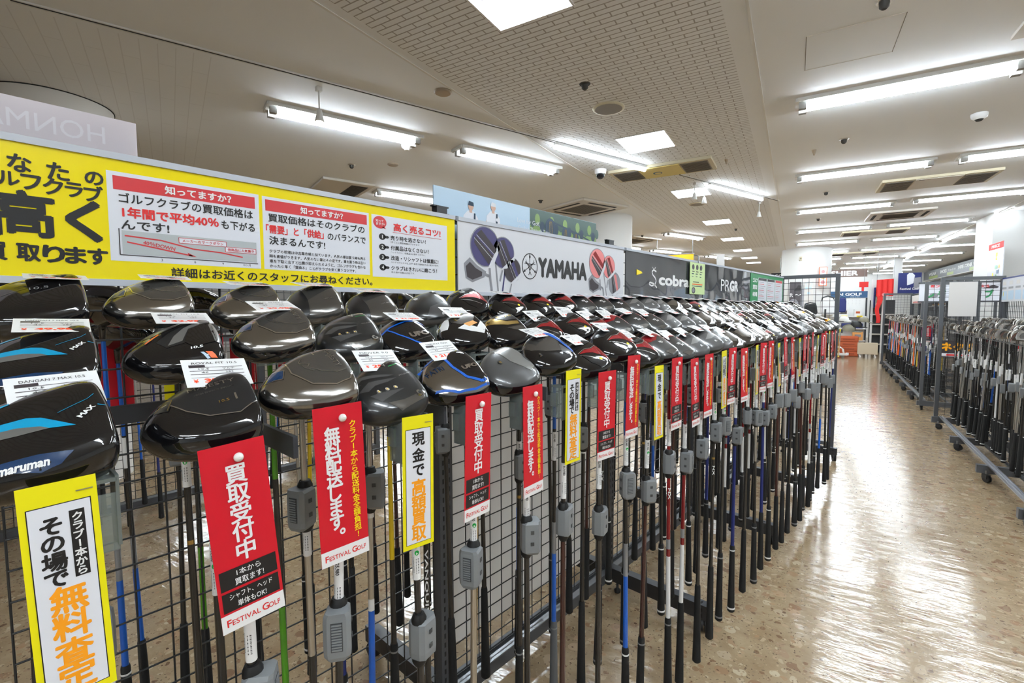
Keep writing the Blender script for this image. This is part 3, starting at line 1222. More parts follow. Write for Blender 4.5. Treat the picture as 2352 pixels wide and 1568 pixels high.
# second box
s.r(0.4265, 1.443, 0.6935, 1.6055, 'sign_white')
s.r(0.433, 1.574, 0.687, 1.599, 'sign_red', 2)
s.t('知ってますか？', 'card_white', 0.566, 1.5865, w=0.108, h=0.0165, bold=0.035)
s.t('買取価格はそのクラブの', 'ink_black', 0.559, 1.560, w=0.242, h=0.0195)
s.t('「需要」と「供給」', 'ink_red', 0.500, 1.534, w=0.135, h=0.020, bold=0.03)
s.t('のバランスで', 'ink_black', 0.630, 1.533, w=0.105, h=0.018)
s.t('決まるんです!', 'ink_black', 0.505, 1.509, w=0.132, h=0.0195)
for i, tx in enumerate(('クラブの相場は中古車市場と似ています。人気の車は買う時も売る', '時も高値がつきます。人気のない車はその逆です。車を買う時は古い', '車を下取に出すと出費が抑えられるように、ゴルフクラブも合わな', 'かったら早く「買換る」ことがクラブを安く買うコツです。')):
    s.t(tx, 'ink_black', 0.5595 - (0.014 if i == 3 else 0), 1.4845 - i * 0.0112, w=0.242 - (0.028 if i == 3 else 0), h=0.0082, bold=0.01, res=1)
# third box
s.r(0.7015, 1.4395, 0.9605, 1.605, 'sign_white')
s.d(0.7265, 1.586, 0.0205, 0.0165, 'sign_red')
s.p([(0.738, 1.576), (0.746, 1.570), (0.732, 1.572)], 'sign_red')
s.t('知って', 'card_white', 0.7255, 1.590, w=0.024, h=0.007)
s.t('ますか?', 'card_white', 0.7285, 1.582, w=0.028, h=0.007)
s.t('高く売るコツ!', 'ink_red', 0.852, 1.5785, w=0.166, h=0.0225, bold=0.03)
s.ln([(0.766, 1.564), (0.938, 1.562)], 0.001, 'sign_red', 3)
for i, (tx, sm, wd, ws) in enumerate((('売り時を逃さない！', '1日ごとに買取相場は下がります。', 0.120, 0.1), ('付属品はなくさない！', 'ヘッドカバー、付属品はお持ちください。', 0.130, 0.118), ('改造・リシャフトは慎重に!', 'ヘッドバランスや仕上がり具合で価格が大きく変わります。', 0.166, 0.168), ('クラブはきれいに磨こう！', '見た目の印象は大切です。', 0.160, 0.08))):
    z = 1.5485 - i * 0.0275
    s.d(0.733, z, 0.0105, 0.0088, 'ink_black')
    s.p([(0.740, z + 0.0035), (0.751, z + 0.0035), (0.7545, z), (0.751, z - 0.0035), (0.740, z - 0.0035)], 'ink_black')
    s.t(str(i + 1), 'card_white', 0.733, z, h=0.0095, bold=0.03)
    s.t(tx, 'ink_black', 0.759 + wd / 2, z, w=wd, h=0.0128)
    s.t(sm, 'ink_black', 0.759 + ws / 2, z - 0.0118, w=ws, h=0.005, bold=0, res=1)
s.t('詳細はお近くのスタッフにお尋ねください。', 'ink_black', 0.475, 1.4255, w=0.45, h=0.0205, bold=0.02)
finish(t, b)


def club_picture(P, x, y, sc, key, face, rot, kind, rim='mid_print'):
    """printed picture of a club head on a sign"""
    c, s_ = math.cos(rot), math.sin(rot)

    def T(pts):
        return [(x + sc * (a * c - b_ * s_), y + sc * (a * s_ + b_ * c)) for a, b_ in pts]
    if kind == 'wood':
        ring = [(math.cos(q) * (0.52 if math.cos(q) < 0 else 0.46), math.sin(q) * 0.5) for q in [2 * math.pi * i / 28 for i in range(28)]]
        P.poly(T([(a * 1.06, b_ * 1.06) for a, b_ in ring]), rim, 2)
        P.poly(T(ring), key, 3)
        P.poly(T([(-0.40, -0.12), (0.30, -0.34), (0.36, -0.05), (-0.44, 0.05)]), 'dark_print', 4)
        P.poly(T([(-0.42, 0.12), (0.36, 0.02), (0.38, 0.16), (-0.34, 0.30)]), face, 4)
        P.line(T([(-0.45, -0.02), (0.36, -0.14)]), 0.012 * sc, 'light_print', 5)
        P.line(T([(-0.42, 0.09), (0.38, 0.0)]), 0.012 * sc, 'light_print', 5)
        P.poly(T([(0.33, -0.42), (0.47, -0.18), (0.47, 0.3), (0.36, 0.36)]), 'light_print', 4)
        P.line(T([(0.38, -0.40), (0.60, -0.72)]), 0.07 * sc, rim, 4)
    else:
        P.poly(T([(-0.45, 0.22), (-0.38, -0.22), (-0.1, -0.34), (0.42, -0.16), (0.5, 0.02), (0.1, 0.2), (-0.2, 0.42)]), rim, 2)
        P.poly(T([(-0.37, 0.14), (-0.32, -0.18), (-0.1, -0.26), (0.3, -0.13), (0.32, 0.0), (0.05, 0.1), (-0.2, 0.28)]), key, 3)
        P.line(T([(0.42, -0.06), (0.66, -0.12), (0.74, -0.5), (0.76, -0.95)]), 0.09 * sc, rim, 3)


# silver sign with the tuning fork emblem
t, b = board('brand_sign', 'silver sign with a round emblem and printed golf clubs', 1.005, 2.035, 1.408, 1.628, 'sign_silver')
m_, P, w, h = b
s = Shift(P, 1.52, 1.408)
club_picture(P, 1.125 - 1.52, 1.557 - 1.408, 0.128, 'purple_print', 'dark_print', -0.5, 'wood')
club_picture(P, 1.213 - 1.52, 1.543 - 1.408, 0.105, 'purple_print', 'dark_print', -0.9, 'wood')
club_picture(P, 1.258 - 1.52, 1.487 - 1.408, 0.085, 'dark_print', 'purple_print', -0.9, 'wood')
club_picture(P, 1.075 - 1.52, 1.474 - 1.408, 0.105, 'dark_print', 'mid_print', 0.0, 'iron', 'mid_print')
s.ln([(1.172, 1.51), (1.185, 1.408)], 0.007, 'mid_print', 2)
s.ln([(1.222, 1.50), (1.205, 1.408)], 0.007, 'purple_print', 2)
s.ring(1.352, 1.508, 0.042, 0.046, 0.0035, 'ink_black')
for q in range(3):
    a = math.pi / 2 + q * 2 * math.pi / 3
    pt = lambda r_, a_: (1.352 + 1.15 * r_ * math.cos(a_), 1.508 + 1.2 * r_ * math.sin(a_))
    s.ln([pt(0.026, a + math.pi), pt(0.030, a)], 0.0026, 'ink_black', 3)
    s.p([pt(0.038, a), pt(0.027, a + 0.16), pt(0.027, a - 0.16)], 'ink_black', 3)
    for o_ in (-0.5, 0.5):
        s.ln([pt(0.012, a + o_ * 2.2), pt(0.028, a + math.pi + o_ * 0.5)], 0.0022, 'ink_black', 3)
s.t('YAMAHA', 'ink_black', 1.562, 1.508, w=0.325, h=0.075, bold=0.058)
club_picture(P, 1.81 - 1.52, 1.548 - 1.408, 0.125, 'pink_print', 'red_metal', -0.5, 'wood')
club_picture(P, 1.905 - 1.52, 1.538 - 1.408, 0.10, 'pink_print', 'red_metal', -0.9, 'wood')
club_picture(P, 1.955 - 1.52, 1.465 - 1.408, 0.10, 'mid_print', 'pink_print', -1.1, 'wood')
club_picture(P, 1.785 - 1.52, 1.456 - 1.408, 0.105, 'dark_print', 'mid_print', 0.0, 'iron', 'mid_print')
s.ln([(1.86, 1.51), (1.885, 1.408)], 0.006, 'mid_print', 2)
s.ln([(1.905, 1.50), (1.895, 1.408)], 0.006, 'light_print', 2)
finish(t, b)
# two black film signs
t, b = board('brand_sign', 'glossy black sign with a white snake mark', 2.055, 3.005, 1.408, 1.628, 'film_black')
m_, P, w, h = b
s = Shift(P, 2.53, 1.408)
s.t('cobra', 'card_white', 2.605, 1.507, w=0.40, h=0.062, bold=0.045)
sn = [(2.375, 1.545), (2.345, 1.553), (2.325, 1.543), (2.335, 1.527), (2.36, 1.515), (2.375, 1.498), (2.362, 1.478), (2.325, 1.470), (2.295, 1.478), (2.305, 1.488), (2.345, 1.482), (2.385, 1.462)]
s.ln(sn, 0.008, 'card_white', 3)
for dx in (-0.012, 0.0, 0.012):
    s.ln([(2.348 + dx * 0.5, 1.557), (2.348 + dx * 1.6, 1.568)], 0.003, 'card_white', 3)
finish(t, b)
t, b = board('brand_sign', 'glossy black sign with tall thin and thick white letters', 3.02, 3.965, 1.408, 1.628, 'film_black')
m_, P, w, h = b
s = Shift(P, 3.4925, 1.408)
s.t('PR', 'card_white', 3.42, 1.510, w=0.17, h=0.078, bold=0.0)
s.t('GR', 'card_white', 3.60, 1.510, w=0.175, h=0.078, bold=0.06)
finish(t, b)
t, b = board('notice_board', 'white notice with a green border and small tables at the far rack end', 3.985, 4.95, 1.408, 1.628, 'sign_green')
m_, P, w, h = b
s = Shift(P, 4.4675, 1.408)
s.r(4.02, 1.415, 4.17, 1.60, 'sign_green', 1)
for i, tx in enumerate(('ゴルフ', '買取', '相場')):
    s.t(tx, 'card_white', 4.095, 1.575 - i * 0.055, w=0.12, h=0.036, bold=0.05)
for i, y in enumerate((4.18, 4.43, 4.68)):
    s.r(y, 1.415, y + 0.24, 1.60, 'sign_white', 1)
    s.r(y + 0.01, 1.578, y + 0.23, 1.598, ('dark_print', 'dark_print', 'sign_red')[i], 2)
    for j in range(9):
        s.r(y + 0.02, 1.563 - j * 0.016, y + 0.10 + R.random() * 0.11, 1.567 - j * 0.016, 'sign_red' if j % 3 == 1 else 'mid_print', 2)
finish(t, b)
# green hand-made note
t = thing('note_sheet', 'pale green note with small club pictures hung over the black signs', 'note', (-1.135, 2.90, 1.438))
m = MB()
m.box((-0.002, -0.115, 0), (0, 0.115, 0.187), 'note_green')
P = Print(m, (0, 0, 0), U, V, NX)
for i in range(3):
    P.disc(-0.07 + i * 0.06, 0.160, 0.018, 0.016, 'dark_print')
    P.rect(-0.085 + i * 0.06, 0.132, -0.05 + i * 0.06, 0.136, 'ink_black', 2)
    P.rect(-0.09 + i * 0.06, 0.118, -0.06 + i * 0.06, 0.123, 'deep_blue', 2)
    P.rect(-0.09 + i * 0.06, 0.103, -0.065 + i * 0.06, 0.106, 'deep_blue', 2)
P.rect(-0.07, 0.070, 0.02, 0.075, 'ink_black', 2)
P.rect(-0.08, 0.056, 0.075, 0.062, 'orange', 2)
P.rect(-0.085, 0.046, 0.07, 0.050, 'deep_blue', 2)
P.disc(-0.06, 0.023, 0.026, 0.019, 'dark_print')
P.disc(-0.062, 0.023, 0.018, 0.013, 'mid_print', 3)
m.obj('paper', t)
m = MB()
m.tube([(-0.004, 0.02, 0.16), (-0.004, 0.02, 0.225), (-0.012, 0.02, 0.235), (-0.03, 0.02, 0.235)], 0.003, 'rail_alu', 6)
m.obj('hanger', t)
# small yellow flag sticker on the black sign
m = MB()
m.prism([(-0.03, 0.012), (0.02, 0.004), (0.03, -0.004), (-0.03, -0.016)], 0, 0.001, 'ink_yellow')
me = m.mesh('price_flag')
o = put(me, 'price_flag')
o.matrix_world = Matrix(((0, 0, 1, -1.1465), (1, 0, 0, 2.19), (0, 1, 0, 1.533), (0, 0, 0, 1)))
tag(o, 'small yellow flag sticker on the snake mark sign', 'sticker')
# boards of the other side of the rack
t = thing('brand_sign', 'milky white board with mirrored letters behind the yellow sign', 'sign', (-1.225, -0.15, 1.40))
m = MB()
m.box((-0.004, -0.37, 0), (0, 0.37, 0.325), 'milky_sheet')
P = Print(m, (0, 0, 0), U, V, NX)
P.rect(-0.36, 0.22, 0.355, 0.312, 'milky_sheet', 1)
vs, fs = text2d('HONMA', w=0.165, h=0.032, bold=0.0, x=0.0, y=0.288)
m.add([P.P(0.238 - a, c_, 3) for a, c_, q in vs], [tuple(reversed(f)) for f in fs], 'milky_ink')
m.obj('printed_panel', t)
t = thing('picture_banner', 'picture banner of two golfers and clubs behind the silver sign', 'banner', (-1.235, 1.455, 1.40))
m = MB()
m.box((-0.004, -0.475, 0), (0, 0.475, 0.348), 'sky_print')
P = Print(m, (0, 0, 0), U, V, NX)
P.rect(0.0, 0.0, 0.475, 0.347, 'grass_print', 1)
P.rect(0.0, 0.282, 0.475, 0.347, 'tree_print', 2)
for i in range(16):
    P.disc(0.015 + i * 0.031, 0.296 + 0.016 * math.sin(i * 2.1), 0.016, 0.022, ('tree_print', 'grass_print', 'navy_print')[i % 3], 3, 12)
for px, hz in ((-0.315, 0.305), (-0.205, 0.318)):      # two walkers seen from behind
    P.poly([(px - 0.036, 0.215), (px - 0.034, hz - 0.035), (px - 0.014, hz - 0.016), (px + 0.014, hz - 0.016), (px + 0.034, hz - 0.037), (px + 0.040, 0.215)], 'sign_white', 3)
    P.poly([(px - 0.036, hz - 0.050), (px - 0.050, 0.225), (px - 0.043, 0.222), (px - 0.030, hz - 0.065)], 'skin_print', 4)
    P.rect(px - 0.006, hz - 0.022, px + 0.006, hz - 0.008, 'skin_print', 4)
    P.disc(px, hz, 0.0125, 0.014, 'skin_print', 5)
    P.poly([(px - 0.014, hz + 0.002), (px + 0.014, hz + 0.001), (px + 0.012, hz + 0.014), (px - 0.008, hz + 0.017)], 'navy_print' if px < -0.25 else 'light_print', 6)
    P.poly([(px + 0.010, 0.215), (px + 0.014, hz - 0.022), (px + 0.022, hz - 0.022), (px + 0.021, 0.215)], 'navy_print', 5)
P.disc(-0.186, 0.275, 0.006, 0.006, 'sign_white', 6)
for px, py, r_ in ((0.13, 0.283, 0.036), (0.235, 0.270, 0.027), (0.312, 0.264, 0.021)):
    P.disc(px, py, r_, r_ * 1.15, 'navy_print', 5)
    P.ring(px, py, r_ * 0.84, r_ * 0.97, 0.0012, 'sign_blue', 6)
    for q in (-0.3, 0.1, 0.45):
        P.line([(px + q * r_, py - 0.8 * r_), (px + q * r_ * 0.4, py + 0.8 * r_)], 0.0016, 'gold', 6)
P.line([(0.14, 0.312), (0.33, 0.282), (0.475, 0.250)], 0.007, 'navy_print', 4)
P.text('Love for Golf,', 'sign_white', -0.008, 0.290, w=0.135, h=0.020, bold=0.0, l=7)
P.text('Crafted Through Time', 'sign_white', 0.026, 0.262, w=0.195, h=0.020, bold=0.0, l=7)
m.obj('printed_panel', t)
m = MB()
m.box((-0.001, -0.11, 0), (0.001, 0.11, 0.135), 'sheet_white')
o = m.obj('paper_sheet', loc=(-1.225, 3.55, 1.60))
o.rotation_euler = (0.12, 0, 0.1)
tag(o, 'blank white paper sheet sticking up behind the second black sign', 'paper')
for i, y in enumerate((0.985, 1.98)):
    m = MB()
    m.box((-0.012, -0.02, 0), (0.012, 0.02, 0.02), 'rack_dark')
    m.box((-0.008, -0.03, 0.018), (0.008, 0.03, 0.022), 'rack_dark')
    o = m.obj('sign_clamp', loc=(-1.175, y - 0.03, 1.646))
    tag(o, 'small dark clamp on the rack top at the %s end of the silver sign' % ('near', 'far')[i], 'clamp')

# ------------------------------------------------------------------ drivers: head shapes
TILT = rad(32)
CT, ST = math.cos(TILT), math.sin(TILT)
SHEAR = 0.24
P0 = (0.012, -0.040, -0.012)      # where the shaft axis meets the head


def hung(a, t, n):
    """head axes (face, toe, sole) -> the club as it hangs, sole up"""
    n += SHEAR * (a - 0.03)          # the sole rises towards the trailing edge
    a, t, n = a - P0[0], t - P0[1], n - P0[2]
    return (-CT * t + ST * n, a, ST * t + CT * n)


def catmull(cp, k=5):
    out = []
    N = len(cp)
    for i in range(N):
        p0, p1, p2, p3 = (cp[(i + j - 1) % N] for j in range(4))
        for q in range(k):
            u = q / k
            out.append(tuple(0.5 * ((2 * p1[d]) + (-p0[d] + p2[d]) * u + (2 * p0[d] - 5 * p1[d] + 4 * p2[d] - p3[d]) * u * u + (-p0[d] + 3 * p1[d] - 3 * p2[d] + p3[d]) * u ** 3) for d in (0, 1)))
    return out


OUT = {
    'pear': [(.035, -.050), (.040, -.020), (.041, .020), (.036, .052), (.018, .063), (-.012, .062), (-.046, .046), (-.068, .014), (-.069, -.018), (-.050, -.043), (-.014, -.057), (.018, -.058)],
    'square': [(.037, -.051), (.041, -.018), (.041, .022), (.037, .054), (.016, .064), (-.020, .062), (-.056, .050), (-.074, .018), (-.075, -.020), (-.062, -.046), (-.020, -.060), (.018, -.059)],
    'point': [(.035, -.050), (.040, -.020), (.040, .020), (.034, .050), (.012, .060), (-.022, .056), (-.056, .038), (-.078, .010), (-.074, -.016), (-.052, -.040), (-.014, -.055), (.018, -.057)],
}


class HeadShape:
    def __init__(self, kind, hs=0.026, hc=0.030, pb=4.2):
        self.pb = pb
        self.o = catmull(OUT[kind])
        self.hs, self.hc = hs, hc
        self.tab = []
        N = len(self.o)
        ang = [math.atan2(t, a) for a, t in self.o]
        rr = [math.hypot(a, t) for a, t in self.o]
        pr = sorted(zip(ang, rr))
        self.ang = [p[0] for p in pr]
        self.rr = [p[1] for p in pr]

    def p(self, th):
        f = max(0.0, math.cos(th))
        return self.pb + 8.0 * f ** 1.5

    def rad(self, th):
        import bisect
        i = bisect.bisect(self.ang, th)
        N = len(self.ang)
        a0, r0 = self.ang[i - 1], self.rr[i - 1]
        a1, r1 = self.ang[i % N], self.rr[i % N]
        if i == 0:
            a0 -= 2 * math.pi
        if i == N:
            a1 += 2 * math.pi
        u = (th - a0) / max(a1 - a0, 1e-9)
        return r0 + (r1 - r0) * u

    def h(self, a, t):
        th = math.atan2(t, a)
        ro = min(math.hypot(a, t) / self.rad(th), 0.9995)
        return self.hs * (1 - 0.10 * ro * ro) * math.sqrt(max(0.0, 1 - ro ** self.p(th)))

    def body(self, mb, body, sole, edge=0.93, inner=None, inner_r=0.0):
        rings = [0.2, 0.4, 0.58, 0.72, 0.83, 0.9, 0.95, 0.98, 0.995, 1.0]
        N = len(self.o)
        rows = []
        for s in (1, -1):
            for ro in (rings if s == 1 else list(reversed(rings[:-1]))):
                row = []
                for a, t in self.o:
                    p = self.p(math.atan2(t, a))
                    if s == -1:
                        p = p * 0.8
                    n = (self.hs * (1 - 0.10 * ro * ro) if s == 1 else self.hc) * math.sqrt(max(0.0, 1 - ro ** p))
                    row.append(hung(a * ro, t * ro, s * n))
                rows.append((ro if s == 1 else 2 - ro, row))
        top = hung(0, 0, self.hs)
        bot = hung(0, 0, -self.hc)
        r0 = rows[0][1]
        mb.add([top] + r0, [(0, i + 1, (i + 1) % N + 1) for i in range(N)], inner or sole, True)
        for (ra, A), (rb, B) in zip(rows, rows[1:]):
            key = (inner if (inner and rb <= inner_r) else sole) if rb <= edge else body
            mb.add(A + B, [(i, N + i, N + (i + 1) % N, (i + 1) % N) for i in range(N)], key, True)
        rl = rows[-1][1]
        mb.add([bot] + rl, [(0, (i + 1) % N + 1, i + 1) for i in range(N)], body, True)
        # weld happens by smooth shading of coincident rings; add the neck
        mb.cyl((0, 0, 0.018), (0, 0, -0.052), 0.0082, 0.0066, body, 14)


def weld(me):
    bm = bmesh.new()
    bm.from_mesh(me)
    bmesh.ops.remove_doubles(bm, verts=bm.verts, dist=1e-5)
    bm.to_mesh(me)
    bm.free()
    return me


class Decal:
    def __init__(self, shape):
        self.s, self.mb = shape, MB()

    def pt(self, a, t, l):
        r = math.hypot(a, t)
        return hung(a, t, self.s.h(a, t) + 0.0004 + 0.00025 * l)

    def poly(self, pts, key, l=0, thick=0.0):
        bm = bmesh.new()
        vs = [bm.verts.new((a, t, 0)) for a, t in pts]
        bm.faces.new(vs)
        bmesh.ops.triangulate(bm, faces=bm.faces[:])
        for _ in range(5):
            ed = [e for e in bm.edges if e.calc_length() > 0.008]
            if not ed:
                break
            bmesh.ops.subdivide_edges(bm, edges=ed, cuts=1)
            bmesh.ops.triangulate(bm, faces=bm.faces[:])
        bm.verts.index_update()
        area = sum((pts[i][0] * pts[(i + 1) % len(pts)][1] - pts[(i + 1) % len(pts)][0] * pts[i][1]) for i in range(len(pts)))
        fs = []
        for f in bm.faces:
            q = [v.index for v in f.verts]
            if f.normal.z < 0:
                q.reverse()
            fs.append(q)
        self.mb.add([self.pt(v.co.x, v.co.y, l + thick) for v in bm.verts], fs, key, True)
        bm.free()
        return self

    def text(self, body, key, a, t, w=None, h=None, rot=0.0, bold=0.02, l=2):
        vs, fs = text2d(body, w, h, bold, a, t, rot, 2)
        self.mb.add([self.pt(x, y, l + q) for x, y, q in vs], fs, key)
        return self

    def line(self, pts, w, key, l=1):
        for (xa, ya), (xb, yb) in zip(pts, pts[1:]):
            n = max(1, int(math.hypot(xb - xa, yb - ya) / 0.007))
            for i in range(n):
                p = (xa + (xb - xa) * i / n, ya + (yb - ya) * i / n)
                q = (xa + (xb - xa) * (i + 1) / n, ya + (yb - ya) * (i + 1) / n)
                d = math.hypot(q[0] - p[0], q[1] - p[1]) or 1
                nx, ny = -(q[1] - p[1]) / d * w / 2, (q[0] - p[0]) / d * w / 2
                self.mb.add([self.pt(p[0] + nx, p[1] + ny, l), self.pt(p[0] - nx, p[1] - ny, l), self.pt(q[0] - nx, q[1] - ny, l), self.pt(q[0] + nx, q[1] + ny, l)], [(0, 1, 2, 3)], key)
        return self

    def screw(self, a, t, r=0.0055, key='dark_chrome', mid='dark_hole'):
        n = self.s.h(a, t)
        p0, p1 = hung(a, t, n - 0.006), hung(a, t, n + 0.0012)
        self.mb.cyl(p0, p1, r, r, key, 16)
        self.mb.cyl(p0, hung(a, t, n + 0.0016), r * 0.55, r * 0.5, mid, 6, smooth=False)
        return self


HEADS = {}


def ellipse(a, t, ra, rt, n=20, r0=0, r1=2 * math.pi):
    return [(a + ra * math.cos(r0 + (r1 - r0) * i / n), t + rt * math.sin(r0 + (r1 - r0) * i / n)) for i in range(n)]


def head_style(st):
    if st in HEADS:
        return HEADS[st]
    mb = MB()
    kind = {'A': 'square', 'B': 'point', 'C': 'point', 'D': 'point', 'E': 'pear', 'F': 'pear', 'B2': 'square'}.get(st, 'pear')
    sh = HeadShape(kind, pb=6.5 if st in 'AB2' else 5.0 if st in ('C', 'D') else 4.2)
    D = Decal(sh)
    if st == 'A':
        sh.body(mb, 'gloss_black', 'gloss_black')
        D.poly([(-.072, .014), (-.022, .011), (-.012, .006), (.010, -.018), (-.008, -.012), (-.014, -.006), (-.030, .001), (-.072, .006)], 'cyan')
        D.poly([(-.072, .006), (-.030, .001), (-.014, -.006), (-.008, -.012), (-.030, -.010), (-.072, -.003)], 'silver_paint')
        D.poly([(-.068, .030), (-.03, .040), (-.03, .043), (-.066, .034)], 'cyan')
        D.text('MAX', 'card_white', .020, -.003, w=.018, h=.0055, rot=.75, bold=.04)
        D.line([(.0, .006), (.024, .016), (.03, .022)], .0006, 'cyan')
        D.line([(.030, .004), (.036, .001)], .0009, 'cyan')
        D.poly([(-.060, -.034), (-.02, -.040), (.004, -.047), (-.006, -.0545), (-.02, -.0555), (-.05, -.043)], 'deep_blue')
        D.text('maruman', 'card_white', -.030, -.0475, w=.034, h=.0052, rot=-.20, bold=.05)
    elif st in ('B', 'B2'):
        sh.body(mb, 'gloss_black', 'gloss_black', 0.99)
        if st == 'B':
            D.poly([(-.046, .046), (-.01, .057), (.026, .054), (.034, .034), (.035, -.016), (.014, -.030), (-.016, -.022), (-.036, -.004), (-.052, .020)], 'satin_black')
            D.line([(-.070, .016), (-.052, .020), (-.036, -.004), (-.016, -.022), (.014, -.030), (.035, -.016)], .0014, 'steel')
            D.text('MAJESTY', 'steel', -.005, .030, w=.050, h=.009, bold=0)
            D.text('HIGH ENERGY IMPACT', 'gunmetal', -.004, .019, w=.042, h=.0028, bold=0)
            D.text('10.5', 'gold', .002, -.004, w=.011, h=.0045)
            D.text('1', 'steel', .015, -.001, h=.012)
            D.poly([(-.066, .012), (-.052, .030), (-.045, .026), (-.052, .006)], 'carbon', 1)
            D.line([(-.064, .013), (-.052, .028), (-.046, .025), (-.053, .008)], .0007, 'gold', 2)
        else:
            D.line([(-.07, .0), (-.02, .018), (.030, .040)], .0008, 'gunmetal')
            D.text('10.5  1', 'grey_ink', -.005, .012, w=.034, h=.007, bold=0)
            D.poly(ellipse(-.012, .050, .012, .006), 'gunmetal', 1)
    elif st == 'C':
        sh.body(mb, 'gloss_black', 'dark_chrome', 0.985, 'dark_chrome', 0.9)
        D.poly([(-.040, .050), (.0, .058), (.026, .052), (.034, .030), (.035, -.014), (.026, -.030), (.006, -.034), (-.022, -.022), (-.040, .008)], 'gunmetal')
        D.line([(-.040, .050), (-.040, .008), (-.022, -.022), (.006, -.034), (.026, -.030), (.035, -.014)], .0018, 'chrome')
        D.text('MAJESTY', 'steel', .017, .022, w=.046, h=.010, rot=-1.45, bold=0)
        D.line([(-.020, .034), (-.026, .026), (-.014, .018), (-.018, .012), (-.004, -.002), (.014, -.012), (.028, -.010)], .0012, 'steel', 2)
        D.line([(-.026, .026), (-.022, .012), (-.012, .0)], .0008, 'steel', 2)
        D.text('1', 'steel', -.002, .040, h=.008, bold=0)
        D.poly([(-.070, .010), (-.058, .026), (-.047, .020), (-.052, .004)], 'deep_blue', 1)
        D.line([(-.071, .010), (-.058, .027), (-.046, .020), (-.052, .003), (-.071, .010)], .001, 'chrome', 2)
    elif st == 'D':
        sh.body(mb, 'gloss_black', 'gloss_black')
        D.poly([(-.058, .026), (-.030, .048), (.004, .052), (-.012, .036), (-.044, .022)], 'carbon')
        D.poly([(.034, .040), (.030, .028), (.002, .018), (-.008, -.012), (-.030, -.014), (-.040, .004), (-.022, .022), (.006, .040), (.024, .050)], 'satin_black')
        D.poly([(.030, .044), (.036, .034), (.002, .022), (-.010, -.006), (-.028, -.010), (-.018, .010), (-.004, .026), (.010, .034)], 'silver_paint', 1)
        D.poly([(.018, .028), (.032, .020), (.030, -.022), (.002, -.026), (-.008, -.010), (.002, .018)], 'gloss_black', 2)
        D.line([(-.052, .008), (-.034, .024)], .0020, 'orange', 3)
        D.text('10.5', 'card_white', .004, -.028, w=.015, h=.0055, rot=-.12, bold=.04, l=4)
        D.poly([(.012, -.040), (.020, -.043), (.026, -.052), (.018, -.051)], 'orange', 3)
        D.poly([(.006, -.039), (.010, -.040), (.017, -.051), (.013, -.051)], 'sky_print', 3)
        D.poly([(.028, .024), (.037, .030), (.038, -.030), (.028, -.022)], 'silver_paint', 2)
    elif st == 'E':
        sh.body(mb, 'gunmetal', 'gunmetal')
        D.poly([(-.036, -.050), (-.030, -.010), (-.030, .056), (-.062, .028), (-.067, -.014), (-.052, -.040)], 'satin_black')
        D.text('UFO', 'steel', -.006, .034, w=.034, h=.010, bold=.06)
        D.text('DD', 'steel', -.006, .050, w=.012, h=.005, bold=.02)
        D.text('by POWER TORNADO', 'steel', -.006, .022, w=.034, h=.0028, bold=0)
        D.text('LOFT 10.5', 'steel', .010, -.018, w=.020, h=.004, bold=0)
    elif st == 'F':
        sh.body(mb, 'carbon', 'carbon')
        for q in range(4):
            a0 = -.066 + q * .004
            D.poly([(a0, .026 - q * .010), (a0 + .020, .040 - q * .012), (.004, .012 - q * .004), (a0 + .012, .018 - q * .010)], ('grey_paint', 'satin_black')[q % 2], q * .5)
        D.poly([(-.050, -.010), (-.040, -.028), (.002, -.022), (-.030, -.014)], 'grey_paint')
        D.poly([(-.034, -.034), (-.018, -.052), (.020, -.050), (.030, -.040), (-.010, -.040)], 'gunmetal')
        for q in range(3):
            D.screw(-.036 + q * .013, -.010 - q * .002, .0036, 'chrome', 'gold')
        D.text('V', 'steel', .004, .042, w=.008, h=.012, bold=.02)
        D.text('VICTORY', 'steel', .019, .043, w=.018, h=.004, bold=0)
        D.line([(.008, .034), (.026, .034)], .0010, 'green_dot')
        D.text('VTC-D-A001', 'steel', .020, .006, w=.022, h=.0026, bold=0)
        D.screw(.018, -.040, .006)
    elif st in ('G', 'G2'):
        sh.body(mb, 'gloss_black', 'gloss_black' if st == 'G' else 'dark_chrome', 0.97)
        if st == 'G':
            D.poly([(-.066, .020), (-.048, .044), (-.010, .058), (.022, .054), (.0, .044), (-.032, .030)], 'gunmetal')
            D.line([(-.070, .014), (-.036, .028), (.004, .034), (.026, .026), (.036, .004)], .0042, 'blue')
            D.line([(-.044, .022), (-.034, -.004), (-.014, -.034), (.004, -.050)], .0036, 'blue')
            D.text('UFO', 'chrome', .006, -.016, w=.044, h=.016, bold=.07, rot=-.1)
            D.text('by POWER TORNADO', 'steel', .006, -.032, w=.036, h=.0028, bold=0)
        else:
            D.poly([(-.010, .058), (.022, .054), (.036, .030), (.038, -.030), (.022, -.046), (-.004, -.030), (-.014, .004), (-.016, .034)], 'gloss_black')
            D.line([(-.060, .034), (-.030, .046), (-.016, .030), (-.016, .006), (-.006, -.026), (.016, -.044), (.034, -.040)], .0052, 'blue', 1)
            D.line([(-.062, -.026), (-.030, -.046), (.0, -.052), (.030, -.050)], .0032, 'blue', 1)
            D.text('FATRI', 'deep_blue', -.046, .012, w=.030, h=.012, bold=0)
            D.text('UFO', 'chrome', .014, -.004, w=.032, h=.011, bold=.07, l=3)
    elif st == 'H':
        sh.body(mb, 'gloss_black', 'gloss_black')
        D.poly([(-.060, .032), (-.040, .052), (-.026, .054), (-.020, .030), (-.004, .014), (.026, .006), (.022, -.006), (-.010, .0), (-.032, .012)], 'gold')
        D.poly([(-.024, .054), (.020, .056), (.034, .034), (.030, .014), (-.002, .018), (-.018, .032)], 'satin_black')
        D.text('Royal', 'gold', .004, .036, w=.040, h=.012, rot=-.2, bold=-.005)
